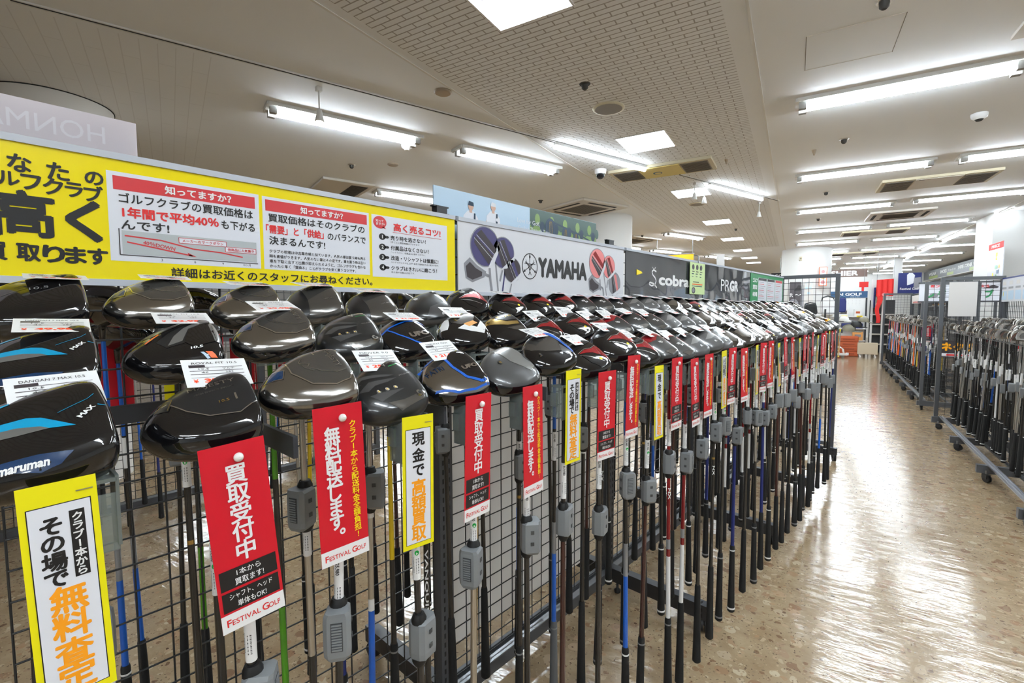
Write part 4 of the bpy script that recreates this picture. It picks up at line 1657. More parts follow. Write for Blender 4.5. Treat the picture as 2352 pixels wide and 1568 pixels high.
        D.poly([(-.020, -.008), (.020, -.014), (.028, -.030), (.0, -.026)], 'gunmetal')
        D.screw(-.042, .034, .005, 'gold', 'dark_hole')
    elif st == 'I':
        sh.body(mb, 'gloss_black', 'gloss_black')
        D.poly([(-.068, .014), (-.062, .030), (-.044, .047), (-.032, .040), (-.044, .016), (-.054, .004)], 'white_gloss')
        D.poly([(-.030, .050), (.016, .058), (.030, .030), (.014, .008), (-.020, .006), (-.036, .022)], 'gunmetal')
        D.poly([(-.034, -.004), (-.010, .004), (.010, -.016), (.034, .006), (.036, -.016), (.016, -.040), (-.010, -.024)], 'white_gloss', 1)
        D.poly([(-.014, .006), (.014, .010), (.020, -.002), (-.006, -.008)], 'wood_orange', 2)
        D.screw(-.020, .028, .0055, 'gold', 'dark_hole')
        D.text('11.5', 'dark_ink', .024, -.030, w=.009, h=.004, bold=0)
    elif st == 'J':
        sh.body(mb, 'grey_paint', 'carbon', 0.98)
        D.poly([(-.040, -.048), (-.020, -.020), (.024, -.012), (.030, -.044), (.004, -.056)], 'grey_paint')
        D.poly(ellipse(-.034, .030, .010, .011), 'gunmetal', 1)
        D.text('B', 'card_white', -.034, .030, w=.009, h=.011, bold=.03)
        D.poly([(.016, .052), (.030, .046), (.026, .028), (.012, .040)], 'dark_hole', 1)
        D.screw(.024, .044, .0035, 'steel', 'dark_hole')
        D.poly([(.020, .006), (.034, .010), (.035, -.034), (.024, -.040)], 'grey_paint', 1)
        D.text('B3', 'card_white', .006, -.050, w=.010, h=.005)
    elif st in ('K', 'K2'):
        sh.body(mb, 'gloss_black', 'gloss_black')
        D.poly([(-.034, .006), (-.010, .014), (.010, .010), (.036, .018), (.039, -.030), (.030, -.044), (.016, -.018), (.002, -.004), (-.014, .002)], 'red_metal')
        D.line([(-.036, .008), (-.010, .016), (.010, .012), (.036, .020)], .0011, 'steel', 1)
        D.line([(.016, -.018), (.026, .016)], .0006, 'chrome', 1)
        D.poly([(-.034, .004), (-.014, .000), (.002, -.006), (.014, -.020), (.022, -.040), (-.006, -.050), (-.026, -.030)], 'gloss_black', 2)
        D.line([(-.036, .000), (-.012, -.016), (.010, -.040)], .0009, 'steel', 3)
        if st == 'K':
            for q in (0, 1):
                D.poly([(-.046 + q * .040, .036 - q * .006), (-.018 + q * .040, .040 - q * .006), (-.016 + q * .040, .030 - q * .006), (-.046 + q * .040, .026 - q * .006)], 'dark_hole', 1)
            D.poly([(-.018, .040), (-.004, .038), (-.004, .026), (-.018, .028)], 'silver_paint', 2)
            D.poly(ellipse(.030, -.046, .0036, .0036, 10), 'card_white', 3)
        else:
            D.poly([(-.050, .036), (-.020, .056), (.020, .052), (.030, .034), (.0, .028), (-.034, .022)], 'satin_black', 1)
            D.poly(ellipse(.006, -.030, .0036, .0044, 10), 'ink_yellow', 3)
    elif st in ('L', 'L2'):
        sh.body(mb, 'gloss_black', 'carbon', 0.97)
        D.poly([(-.060, .032), (-.026, .056), (.012, .060), (.034, .044), (.037, .020), (.018, .030), (-.008, .018), (-.034, .020)] if st == 'L' else [(-.050, .042), (-.016, .058), (.018, .058), (.035, .040), (.034, .034), (.010, .044), (-.020, .044)], 'red_metal')
        D.poly([(.022, .030), (.038, .026), (.040, -.020), (.034, -.040), (.028, -.020), (.028, .010)], 'red_metal')
        D.text('VD', 'card_white', -.004, .004, w=.016, h=.009, bold=.05, rot=-.35 if st == 'L' else 0)
        if st == 'L2':
            D.text('59', 'card_white', .004, -.006, w=.014, h=.008, bold=.05)
        D.poly([(-.030, -.030), (.006, -.034), (.022, -.044), (-.010, -.048)], 'gunmetal', 1)
    elif st == 'M':
        sh.body(mb, 'gloss_black', 'gloss_black')
        D.poly([(-.056, .038), (-.016, .056), (.008, .054), (.020, .012), (.006, -.022), (-.034, -.006), (-.056, .014)], 'gunmetal')
        D.poly([(.008, .058), (.022, .055), (.034, .020), (.034, -.030), (.024, -.036), (.022, .010)], 'blue', 1)
        D.poly([(.0, -.022), (.014, .002), (.024, -.034), (.008, -.036)], 'grey_paint', 1)
        D.text('YONEX', 'steel', -.014, .038, w=.038, h=.008, bold=.03, rot=-.12)
        D.text('EZONE GT', 'steel', -.012, .027, w=.030, h=.0034, bold=0, rot=-.12)
        D.poly(ellipse(.034, .0, .006, .014, 14), 'dark_hole', 2)
        D.screw(-.050, -.008, .005)
        D.text('10.5', 'card_white', .030, -.044, w=.008, h=.003, bold=0, l=3)
    elif st == 'N':
        sh.body(mb, 'gloss_black', 'grey_paint', 0.97)
        D.poly([(-.014, .054), (.022, .052), (.036, .020), (.034, -.026), (.012, -.034), (-.010, .006)], 'silver_paint')
        D.line([(-.014, .054), (-.010, .006), (.012, -.034), (.034, -.026)], .0010, 'chrome', 1)
        D.screw(-.030, .012, .0055, 'gunmetal', 'gold')
        D.text('001', 'grey_ink', .008, -.022, w=.012, h=.005, bold=0)
        D.poly(ellipse(.033, .0, .006, .015, 14), 'dark_hole', 2)
        D.text('MT', 'card_white', .022, -.051, w=.007, h=.004)
    elif st == 'O':
        sh.body(mb, 'carbon', 'grey_paint', 0.98)
        D.poly([(-.044, .050), (.010, .060), (.034, .040), (.030, .016), (-.010, .020), (-.040, .018)], 'satin_black')
        D.poly([(-.036, -.006), (.006, .014), (.030, .010), (.026, -.006), (-.006, -.012)], 'silver_paint', 1)
        D.poly([(.024, .006), (.039, .018), (.040, -.034), (.026, -.040)], 'silver_paint', 1)
        D.text('YPRES', 'steel', -.008, .036, w=.038, h=.006, bold=0)
        D.text('R', 'card_white', -.002, -.028, w=.010, h=.009, bold=.04)
    elif st == 'Q':
        sh.body(mb, 'gloss_black', 'smoke_chrome', 0.96)
        D.poly([(-.040, .040), (-.006, .056), (.020, .050), (.022, -.010), (-.006, -.030), (-.040, -.010)], 'dark_chrome')
        D.poly([(-.026, -.044), (.010, -.052), (.034, -.030), (.036, .006), (.024, -.010), (-.004, -.036)], 'white_gloss', 1)
        D.text('RMX', 'dark_ink', .018, -.034, w=.024, h=.006, rot=.8, bold=.04)
    elif st == 'P1':
        sh.body(mb, 'gloss_black', 'smoke_chrome', 0.96)
        D.poly([(-.048, .036), (.0, .054), (.030, .036), (.020, .0), (-.030, -.004)], 'gloss_black')
        D.line([(-.052, .010), (-.010, -.022), (.034, -.018)], .003, 'chrome', 1)
    elif st == 'P2':
        sh.body(mb, 'gunmetal', 'dark_chrome', 0.97)
        D.poly([(-.050, .030), (-.010, .052), (.030, .040), (.034, .0), (.0, .010), (-.034, .004)], 'gunmetal')
        D.text('10.5', 'dark_ink', .010, -.024, w=.014, h=.006)
    elif st == 'P3':
        sh.body(mb, 'carbon', 'carbon', 0.97)
        D.poly([(-.050, .030), (-.010, .052), (.030, .040), (.034, .016), (-.010, .022)], 'amber')
        D.poly([(.010, -.010), (.034, .0), (.036, -.036), (.014, -.044)], 'steel', 1)
    else:      # P4
        sh.body(mb, 'gloss_black', 'grey_paint', 0.97)
        D.poly([(-.040, .040), (.0, .056), (.030, .044), (.034, -.010), (.004, -.036), (-.040, -.016)], 'gloss_black')
        D.line([(-.030, .030), (.026, .0)], .005, 'chrome', 1)
    HEADS[st] = (weld(mb.mesh('head')), D.mb.mesh('sole_graphic'))
    return HEADS[st]


# shafts, grips, stickers
SHAFT_TOP, GRIP_TOP = -0.050, -0.83
_shaft = {}


def shaft_mesh(sec, r0=0.0046, r1=0.0072, z0=SHAFT_TOP, z1=GRIP_TOP):
    """sec: list of (end fraction, colour)"""
    key = (tuple(sec), r0, r1, z0, z1)
    if key in _shaft:
        return _shaft[key]
    m = MB()
    u0 = 0.0
    for u, k in sec:
        ra, rb = r0 + (r1 - r0) * u0, r0 + (r1 - r0) * u
        m.cyl((0, 0, z0 + (z1 - z0) * u0), (0, 0, z0 + (z1 - z0) * u), ra, rb, k if k in MATS else 'shaft_' + k, 10, caps=False)
        u0 = u
    _shaft[key] = m.mesh('shaft')
    return _shaft[key]


def wrap_text(m, body, key, z, ang, r, length, hh, flip=False, bold=0.02):
    """lettering wound on a shaft, reading downwards"""
    vs, fs = text2d(body, length, hh, bold, 0, 0, 0, 2)
    out = []
    for x, y, q in vs:
        if flip:
            x, y = -x, -y
        a = ang + y / r
        out.append(((r + 0.0003 + q * .0001) * math.cos(a), (r + 0.0003 + q * .0001) * math.sin(a), z - x))
    m.add(out, fs, key)


def sticker_mesh(price, dot, L=0.082, r=0.0068):
    m = MB()
    m.cyl((0, 0, -L), (0, 0, 0), r, r, 'card_white', 14)
    a0 = rad(-45)
    wrap_text(m, '¥' + price, 'ink_black', -0.017, a0, r, 0.022, 0.0065)
    for i in range(16):
        z = -0.046 - i * 0.0016
        m.add([((r + .0003) * math.cos(a0 + q), (r + .0003) * math.sin(a0 + q), zz) for q, zz in ((0.0, z), (0.75, z), (0.75, z - 0.0005 - 0.0006 * (i % 3 == 0)), (0.0, z - 0.0005 - 0.0006 * (i % 3 == 0)))], [(0, 3, 2, 1)], 'ink_black')
    wrap_text(m, '2116041612024', 'ink_black', -0.056, a0 - 0.55, r, 0.026, 0.002, bold=0)
    if dot:
        m.add([((r + .0004) * math.cos(a0 + .3 + .55 * math.cos(q)), (r + .0004) * math.sin(a0 + .3 + .55 * math.cos(q)), -0.036 + .0042 * math.sin(q)) for q in [2 * math.pi * i / 12 for i in range(12)]], [tuple(range(12))], 'green_dot')
    return m.mesh('price_sticker')


STICK = [sticker_mesh('32,980', 0), sticker_mesh('29,980', 1), sticker_mesh('19,980', 0), sticker_mesh('49,980', 1), sticker_mesh('25,980', 0)]
_grip = {}


def grip_mesh(key, ring):
    if (key, ring) in _grip:
        return _grip[(key, ring)]
    m = MB()
    zt = GRIP_TOP + 0.012
    m.lathe([(0.0085, zt), (0.0098, zt - 0.006), (0.0105, zt - 0.05), (0.0118, zt - 0.16), (0.0142, zt - 0.268), (0.0146, zt - 0.278), (0.010, zt - 0.283)], key, 14)
    if ring:
        m.lathe([(0.0103, zt - 0.018), (0.0106, zt - 0.019), (0.0106, zt - 0.0215), (0.0103, zt - 0.0225)], ring, 14)
        m.lathe([(0.0142, zt - 0.262), (0.0149, zt - 0.264), (0.0151, zt - 0.267), (0.0142, zt - 0.269)], ring, 14)
    _grip[(key, ring)] = m.mesh('grip')
    return _grip[(key, ring)]


def ferrule_mesh():
    m = MB()
    m.lathe([(0.0066, -0.050), (0.0067, -0.058), (0.0052, -0.068)], 'satin_black', 12)
    return m.mesh('ferrule')


FERR = ferrule_mesh()

SECS = {
    'teal': [(0.44, 'teal'), (0.9, 'teal'), (1.0, 'black')],
    'black': [(0.45, 'black'), (0.46, 'gold'), (1.0, 'black')],
    'plain': [(1.0, 'black')],
    'steel': [(0.62, 'steel'), (0.9, 'black'), (1.0, 'black')],
    'steelblue': [(0.55, 'steel'), (0.58, 'white'), (1.0, 'blue')],
    'gold': [(0.30, 'black'), (0.34, 'white'), (0.36, 'black'), (1.0, 'gold')],
    'blue': [(0.25, 'blue'), (0.6, 'black'), (0.72, 'grey'), (1.0, 'blue')],
    'redwhite': [(0.66, 'red'), (0.70, 'grey'), (0.73, 'red'), (1.0, 'white')],
    'navy': [(0.3, 'black'), (1.0, 'navy')],
    'green': [(0.35, 'green'), (0.7, 'black'), (1.0, 'green')],
    'brown': [(0.4, 'black'), (1.0, 'brown')],
    'sky': [(0.55, 'black'), (1.0, 'black')],
    'chrome': [(1.0, 'steel')],
    'yellow': [(0.3, 'black'), (0.7, 'yellow'), (1.0, 'black')],
}


def driver(name, style, loc, rot, shaft, grip, sticker, label, group, sz=-0.20, full=True):
    t = thing(name, label, 'golf club', loc, 0, group)
    t.rotation_euler = rot
    hm, gm = head_style(style)
    h = put(hm, 'head', t)
    if full:
        put(gm, 'sole_graphic', h)
    s = put(shaft_mesh(SECS[shaft]), 'shaft', t)
    if sticker is not None:
        put(STICK[sticker], 'price_sticker', s, (0, 0, sz))
    if full:
        put(FERR, 'ferrule', t)
    put(grip_mesh(*grip), 'grip', t)
    return t


# ------------------------------------------------------------------ hanging sale tags and price cards


def tag_mesh(kind):
    m = MB()
    red = kind in ('A', 'B')
    w, h = (0.034, 0.215) if red else (0.027, 0.207)
    m.box((-0.0008, -w, -h), (0, w, 0), 'tag_red' if red else 'tag_yellow')
    P = Print(m, (0, 0, -h), U, V, NX, 0.00022)
    if red:
        P.rect(-w, 0, w, 0.021, 'card_white', 1)
        P.text('F', 'ink_red', -0.0265, 0.0108, h=0.0085, bold=0.02, l=2)
        P.text('ESTIVAL', 'ink_red', -0.0085, 0.0100, w=0.030, h=0.0062, bold=0.01, l=2)
        P.text('G', 'ink_red', 0.0125, 0.0108, h=0.0085, bold=0.02, l=2)
        P.text('OLF', 'ink_red', 0.0225, 0.0100, w=0.013, h=0.0062, bold=0.01, l=2)
    if kind == 'A':
        P.col('買取受付中', 'card_white', 0.0, 0.190, 0.0245, 0.0225, 0.025, 2)
        for z0, z1, ta, tb in ((0.049, 0.072, '1本から', '買取ます!'), (0.0235, 0.046, 'シャフト、ヘッド', '単体もOK!')):
            P.rect(-0.0305, z0, 0.0305, z1, 'ink_black', 2)
            P.text(ta, 'card_white', 0, z1 - 0.0062, h=0.0074 if len(ta) < 6 else 0.0068, w=0.026 if len(ta) < 6 else 0.046, bold=0.01, l=3)
            P.text(tb, 'card_white', 0, z0 + 0.0062, h=0.0078, w=0.031, bold=0.01, l=3)
    elif kind == 'B':
        P.col('無料配送します。', 'card_white', -0.010, 0.186, 0.0245, 0.0198, 0.03, 2, sx=0.92)
        P.col('クラブ1本から配送料金全額負担!', 'ink_yellow', 0.019, 0.192, 0.0108, 0.0104, 0.02, 2, res=2)
    else:
        P.rect(-w + 0.005, 0.007, w - 0.005, h - 0.020, 'ink_black', 1)
        P.rect(-w + 0.0058, 0.0078, w - 0.0058, h - 0.0208, 'sign_white', 2)
        if kind == 'Y1':
            P.col('その場で', 'ink_black', -0.0068, 0.176, 0.0180, 0.0165, 0.035, 3)
            P.rect(0.0058, 0.115, 0.0165, 0.178, 'ink_black', 3)
            P.col('クラブ1本から', 'card_white', 0.0112, 0.176, 0.0088, 0.0086, 0.03, 4, res=2)
            P.col('無料査定', 'ink_orange', 0.0, 0.110, 0.0275, 0.0252, 0.03, 3)
        else:
            P.col('現金で', 'ink_black', 0.0, 0.183, 0.0225, 0.0245, 0.03, 3)
            P.col('高額買取', 'ink_orange', 0.0, 0.108, 0.0262, 0.0245, 0.03, 3)
    return m.mesh('printed_card')


def pin_mesh():
    m = MB()
    m.lathe([(0.0015, 0.0), (0.0042, 0.0015), (0.0055, 0.004), (0.0045, 0.0068), (0.0015, 0.008)], 'pin_white', 14, axis='X')
    return m.mesh('push_pin')


def staple_mesh():
    m = MB()
    m.box((0, -0.006, -0.0004), (0.0008, 0.006, 0.0004), 'steel')
    return m.mesh('staple')


TAGS = {k: tag_mesh(k) for k in ('A', 'B', 'Y1', 'Y2')}
PIN, STAPLE = pin_mesh(), staple_mesh()


def card_mesh(price, head, bright):
    m = MB()
    w, h = 0.037, 0.026
    m.box((-w, -h, -0.0004), (w, h, 0), 'card_white')
    P = Print(m, (0, 0, 0), (1, 0, 0), (0, 1, 0), (0, 0, 1), 0.0002)
    P.text(head, 'ink_black', 0, 0.0185, w=0.052, h=0.0040, bold=0, l=1)
    P.rect(-0.030, 0.0108, -0.012, 0.0150, 'dark_print', 1)
    P.rect(-0.030, 0.0030, 0.031, 0.0040, 'dark_print', 1)
    P.rect(-0.030, -0.0035, 0.031, -0.0025, 'dark_print', 1)
    P.rect(-0.030, 0.0098, 0.031, 0.0106, 'dark_print', 1)
    P.rect(-0.030, -0.0095, 0.031, -0.0088, 'mid_print', 1)
    P.text('10.5', 'ink_black', -0.014, 0.0069, w=0.012, h=0.0032, bold=0, l=2, res=1)
    P.text('マルチ', 'ink_black', 0.014, 0.0069, w=0.014, h=0.0034, bold=0, l=2, res=1)
    P.text('46', 'ink_black', -0.014, 0.0002, w=0.008, h=0.0032, bold=0, l=2, res=1)
    P.text('283', 'ink_black', 0.014, 0.0002, w=0.009, h=0.0032, bold=0, l=2, res=1)
    P.text('¥', 'price_red', -0.026, -0.0155, h=0.0068, bold=0.03, l=1)
    P.text(price, 'price_red', 0.006, -0.0158, w=0.046, h=0.0085, bold=0.05, l=1)
    return m.mesh('price_card')


CARDS = [card_mesh('49,980', 'DANGAN 7 MAX 10.5', 0), card_mesh('32,980', 'ROYAL FIT 10.5', 0), card_mesh('29,980', 'SPEC SHEET', 0), card_mesh('21,980', 'FAIRWAY MAX', 0), card_mesh('25,980', 'DRIVER 9.0', 0)]


def alarm_meshes():
    b = MB()
    pts = [(-.015, -.016), (.013, -.019), (.019, -.013), (.019, .013), (.013, .019), (-.015, .016), (-.020, .008), (-.020, -.008)]
    n = len(pts)
    lv = [(-.036, .70), (-.030, .96), (-.02, 1.0), (.02, 1.0), (.029, .97), (.034, .82)]
    vs = []
    for z, s in lv:
        vs += [(p[0] * s + (0.003 if s < .9 else 0), p[1] * s, z) for p in pts]
    fs = [(k * n + i, k * n + (i + 1) % n, (k + 1) * n + (i + 1) % n, (k + 1) * n + i) for k in range(len(lv) - 1) for i in range(n)]
    b.add(vs, fs, 'alarm_grey')
    b.add(vs[:n], [tuple(reversed(range(n)))], 'alarm_grey')
    b.add(vs[-n:], [tuple(range(n))], 'alarm_grey')
    g = MB()
    g.box((.0188, -.008, -.020), (.0194, .008, .022), 'alarm_dark')
    for i in range(10):
        z = -.018 + i * .0040
        g.box((.0192, -.0068, z), (.0208, .0068, z + .0022), 'alarm_grey')
    for s in (-1, 1):
        for z in (-.014, .010):
            g.box((-.004, s * .0178 - .001, z), (.003, s * .0178 + .001, z + .007), 'alarm_dark')
    c = MB()
    c2 = MB()
    c.lathe([(0.008, -.045), (0.0125, -.037), (0.0125, -.030)], 'rubber', 14, origin=(-.008, 0, 0))
    c2.lathe([(0.0125, .029), (0.0125, .036), (0.009, .044)], 'rubber', 14, origin=(-.008, 0, 0))
    return b.mesh('case'), g.mesh('ridges'), c.mesh('clamp_ring'), c2.mesh('clamp_ring')


ALARM = alarm_meshes()


def alarm(loc, rz, label, group, full=True):
    t = thing('alarm_box', label, 'security tag', loc, rz, group)
    o = put(ALARM[0], 'case', t, (0.008, 0, 0))
    if full:
        o2 = put(ALARM[1], 'ridges', o)
        put(ALARM[2], 'clamp_ring', t, (0.008, 0, 0))
        put(ALARM[3], 'clamp_ring', t, (0.008, 0, 0))
    return t


def holder_mesh():
    m = MB()
    for s in (-1, 1):
        m.box((-0.022, s * 0.024 - 0.0015, -0.085), (0.010, s * 0.024 + 0.0015, -0.012), 'acrylic')
    m.box((0.006, -0.024, -0.09), (0.008, 0.024, -0.03), 'acrylic')
    m.box((-0.022, -0.024, -0.018), (0.010, 0.024, -0.014), 'acrylic')
    m.box((-0.020, -0.030, -0.06), (-0.004, -0.024, -0.03), 'acrylic')
    return m.mesh('clear_holder')


HOLD = holder_mesh()


def arm_mesh(x0, x1):
    m = MB()
    m.box((x0, -0.003, 0.0), (x1, 0.003, 0.03), 'rack_grey')
    m.box((x0, -0.008, 0.0), (x0 + 0.02, 0.008, 0.03), 'rack_grey')
    return m.mesh('bar')


ARM = arm_mesh(-1.148, -0.645)


def shaft_lettering(body, key, length, r, hh):
    m = MB()
    wrap_text(m, body, key, 0, rad(-45), r, length, hh, bold=0.02)
    return m.mesh('shaft_lettering')


LETTER = {('front', 0): ('TiONi', 'card_white', 0.035, 0.0062, 0.0075, -0.165), ('middle', 4): ('VANQUISH', 'card_white', 0.16, 0.0066, 0.0085, -0.50),
          ('middle', 5): ('YONEX', 'ink_black', 0.05, 0.0070, 0.008, -0.70), ('front', 10): ('NX', 'card_white', 0.035, 0.0062, 0.008, -0.42), ('front', 13): ('NX', 'card_white', 0.035, 0.0062, 0.008, -0.45),
          ('middle', 9): ('NX', 'card_white', 0.035, 0.0062, 0.008, -0.45)}
LETTER = {k: (shaft_lettering(*v[:5]), v[5]) for k, v in LETTER.items()}

# ------------------------------------------------------------------ the drivers on the left rack
FY = [.056, .198, .327, .448, .582, .730, .866, 1.014, 1.146, 1.274, 1.391]
MY = [.066, .212, .349, .482, .612, .773, .913, 1.066, 1.203, 1.335, 1.46]
BY = [.078, .221, .370, .499, .642, .805, .947, 1.112, 1.255, 1.385, 1.51]
NC = 38
for lst, st in ((FY, .131), (MY, .130), (BY, .1285)):
    while len(lst) < NC:
        lst.append(lst[-1] + st * (1.0 if len(lst) < 16 else 0.985))
for lst, lim in ((FY, 4.27), (MY, 4.52), (BY, 4.92)):
    while lst[-1] > lim:
        lst.pop()
ROWX = {'front': -0.63, 'middle': -0.81, 'back': -0.99}
ROWZ = {'front': 1.195, 'middle': 1.262, 'back': 1.332}
ROWY = {'front': FY, 'middle': MY, 'back': BY}
STY = {
    'front': 'A B C F G2 N M K2 K2 K L L2 O O O Q Q P1'.split(),
    'middle': 'A D C F G I H K K2 K L L2 L2 O O O Q Q'.split(),
    'back': 'B2 C C E E J K K2 K2 K L2 L2 L2 O O O Q P1'.split(),
}
SHF = {
    'front': 'teal black plain plain chrome plain brown plain blue brown redwhite redwhite plain black plain navy plain steel'.split(),
    'middle': 'plain green steel steelblue plain gold black blue plain plain steel black plain brown plain steel navy plain'.split(),
    'back': 'plain black green navy yellow plain plain blue plain steel brown plain plain black blue plain'.split(),
}
WHAT = {
    'A': 'black driver with a cyan stripe', 'B': 'black driver with a satin sole plate', 'B2': 'plain black driver with grey numbers',
    'C': 'dark chrome driver with a grey plate', 'D': 'black driver with orange marks', 'E': 'plain dark grey driver', 'F': 'faceted black driver',
    'G': 'black driver with a blue curve', 'G2': 'silver and blue driver', 'H': 'black and gold driver', 'I': 'black and white driver', 'J': 'grey driver with a round badge',
    'K': 'black and red driver', 'K2': 'black driver with a red wedge', 'L': 'red and black driver', 'L2': 'black driver with a red rim', 'M': 'black driver with a blue band',
    'N': 'matt grey driver', 'O': 'dark driver with a silver fin', 'Q': 'chrome driver with a white band', 'P1': 'dark chrome driver',
    'P2': 'bright chrome driver', 'P3': 'black driver with an amber patch', 'P4': 'silver driver with a black panel'}
NOCARD = {('front', 2), ('front', 5), ('middle', 3), ('middle', 6), ('back', 5), ('back', 6)}
PRICE = {('front', 0): 0, ('middle', 0): 0, ('front', 1): 1, ('middle', 1): 1, ('middle', 2): 2, ('front', 4): 3, ('front', 7): 4}
TAGSEQ = 'Y1 A B Y2 A B Y1 A B Y2 A A B Y1 A B Y2 A B Y1 A B Y2 A B A Y1 A B Y2 A B Y1 A B Y2 A B'.split()
TAGW = {'A': 'red tag with large white characters', 'B': 'red tag with white and yellow writing', 'Y1': 'yellow edged tag with a black box', 'Y2': 'yellow edged tag without a box'}


def build_left_clubs():
    rr = random.Random(5)
    late = 'P1 O P1 P4 K2 Q P1 P2 O P4'.split()
    for row in ('front', 'middle', 'back'):
        for i, y in enumerate(ROWY[row]):
            st = STY[row][i] if i < len(STY[row]) else late[(i * 7 + len(row) * 3 + i // 3) % len(late)]
            if i > 27 and i % 5 == 2:
                st = 'P3'
            sf = SHF[row][i] if i < len(SHF[row]) else rr.choice(['plain', 'black', 'plain', 'brown', 'steel', 'navy', 'plain', 'blue', 'plain', 'redwhite'])
            z = ROWZ[row] + rr.uniform(-.006, .010) + (0.028 if (row == 'front' and i in (2, 6, 8)) else 0.02 if (row == 'middle' and i == 2) else 0)
            lean = (rr.uniform(-.018, .018), rr.uniform(-.02, .014))
            rz = rr.uniform(-.10, .10)
            if row == 'front' and i == 0:
                rz, lean = 0.05, (0.03, -0.01)
            loc = (ROWX[row] + rr.uniform(-.006, .006), y, z)
            grip = rr.choice([('grip_black', 'white_ink'), ('grip_black', 'grey_ink'), ('grip_black', None), ('grip_black', None)])
            if row == 'middle' and i == 7:
                grip = ('grip_grey', 'grey_ink')
            lab = '%s, %s from the near end in the %s row' % (WHAT[st], nth(i + 1), row)
            cl = driver('driver_club', st, loc, (lean[0], lean[1], rz), sf, grip, (i * 2 + len(row)) % 5 if (row != 'back' or i % 2) else None, lab, 'drivers in the %s row of the left rack' % row,
                   sz=-0.185 - rr.random() * 0.04 - (0.05 if row == 'middle' else 0))
            if (row, i) in LETTER:
                put(LETTER[(row, i)][0], 'shaft_lettering', [c for c in cl.children if c.name.startswith('shaft')][0], (0, 0, LETTER[(row, i)][1]))
            where = 'on the %s driver of the %s row' % (nth(i + 1), row)
            if (row, i) not in NOCARD:
                tau = {'front': rad(36), 'middle': rad(18), 'back': rad(10)}[row] if i < 5 else rad(rr.uniform(18, 40) if row != 'back' else rr.uniform(6, 18))
                ci = PRICE.get((row, i), (i * 3 + len(row)) % 5)
                o = put(CARDS[ci], 'price_card')
                yaw = rr.uniform(-.12, .12)
                n = Vector((math.sin(tau), 0, math.cos(tau)))
                u = Vector((math.sin(yaw) * -1, math.cos(yaw), 0)).normalized()
                u = (u - n * u.dot(n)).normalized()
                v = n.cross(u)
                mt = Matrix((u, v, n)).transposed().to_4x4()
                hz = 0.075 - (0.008 if i == 0 and row == 'front' else 0) - (0.004 if row == 'back' else 0)
                mt.translation = Vector((loc[0] - (.068 if row != 'back' else .055), loc[1] + rr.uniform(-.012, .006) - .004, loc[2] + hz))
                o.matrix_world = mt
                tag(o, 'white price card ' + where, 'price card', 'price cards on the drivers')
            if row == 'front':
                k = TAGSEQ[i]
                t = thing('sale_tag', '%s, hung under the %s front row driver' % (TAGW[k], nth(i + 1)), 'tag', (loc[0] + .034, y + (-0.010 if k[0] == 'Y' else -0.018) - (0.012 if i == 0 else 0), loc[2] + (.004 if k[0] != 'Y' else -.004)),
                          rr.uniform(-.12, .12) if i > 0 else 0.02, 'sale tags along the front row')
                t.rotation_euler = (rr.uniform(-.03, .03) + (0.055 if i in (0, 1) else 0), rr.uniform(-.04, .02), t.rotation_euler[2])
                put(TAGS[k], 'printed_card', t)
                if k[0] == 'Y':
                    put(STAPLE, 'staple', t, (0, 0.018, -0.012))
                else:
                    put(PIN, 'push_pin', t, (0, 0.004, -0.017))
            if (row == 'front' and i not in (0,)) or (row == 'middle' and i % 3 != 1) or (row == 'back' and i % 3 == 2 and i > 4):
                az = loc[2] - .335 + rr.uniform(-.05, .035) + (0.05 if row != 'front' else 0)
                zz = az - loc[2]
                alarm((loc[0] + math.sin(lean[1]) * zz, loc[1] - math.sin(lean[0]) * zz, az), rr.choice([-1.2, -.6, 0.2, 1.0, -2.2, 1.9]), 'grey alarm box on the shaft of the %s driver, %s row' % (nth(i + 1), row),
                      'alarm boxes on the drivers', full=i < 20)
    for i in range(1, len(BY), 2):
        y = (FY[i] + MY[i]) / 2 + 0.066 if i < len(FY) else BY[i] + 0.03
        t = thing('club_bracket', 'grey sloping bracket with clear holders between drivers %s and %s' % (nth(i + 1), nth(i + 2)), 'bracket', (0, y, 1.150), 0, 'club brackets of the left rack')
        put(ARM, 'bar', t)
        for row in ('front', 'middle', 'back'):
            for q in ((0, 1, 2) if i == 1 else (1, 2)):
                if i - 1 + q < len(ROWY[row]):
                    put(HOLD, 'clear_holder', t, (ROWX[row], ROWY[row][i - 1 + q] - y, ROWZ[row] - 1.150))
    # clubs on the far side of the same rack, seen through the mesh
    k = 0
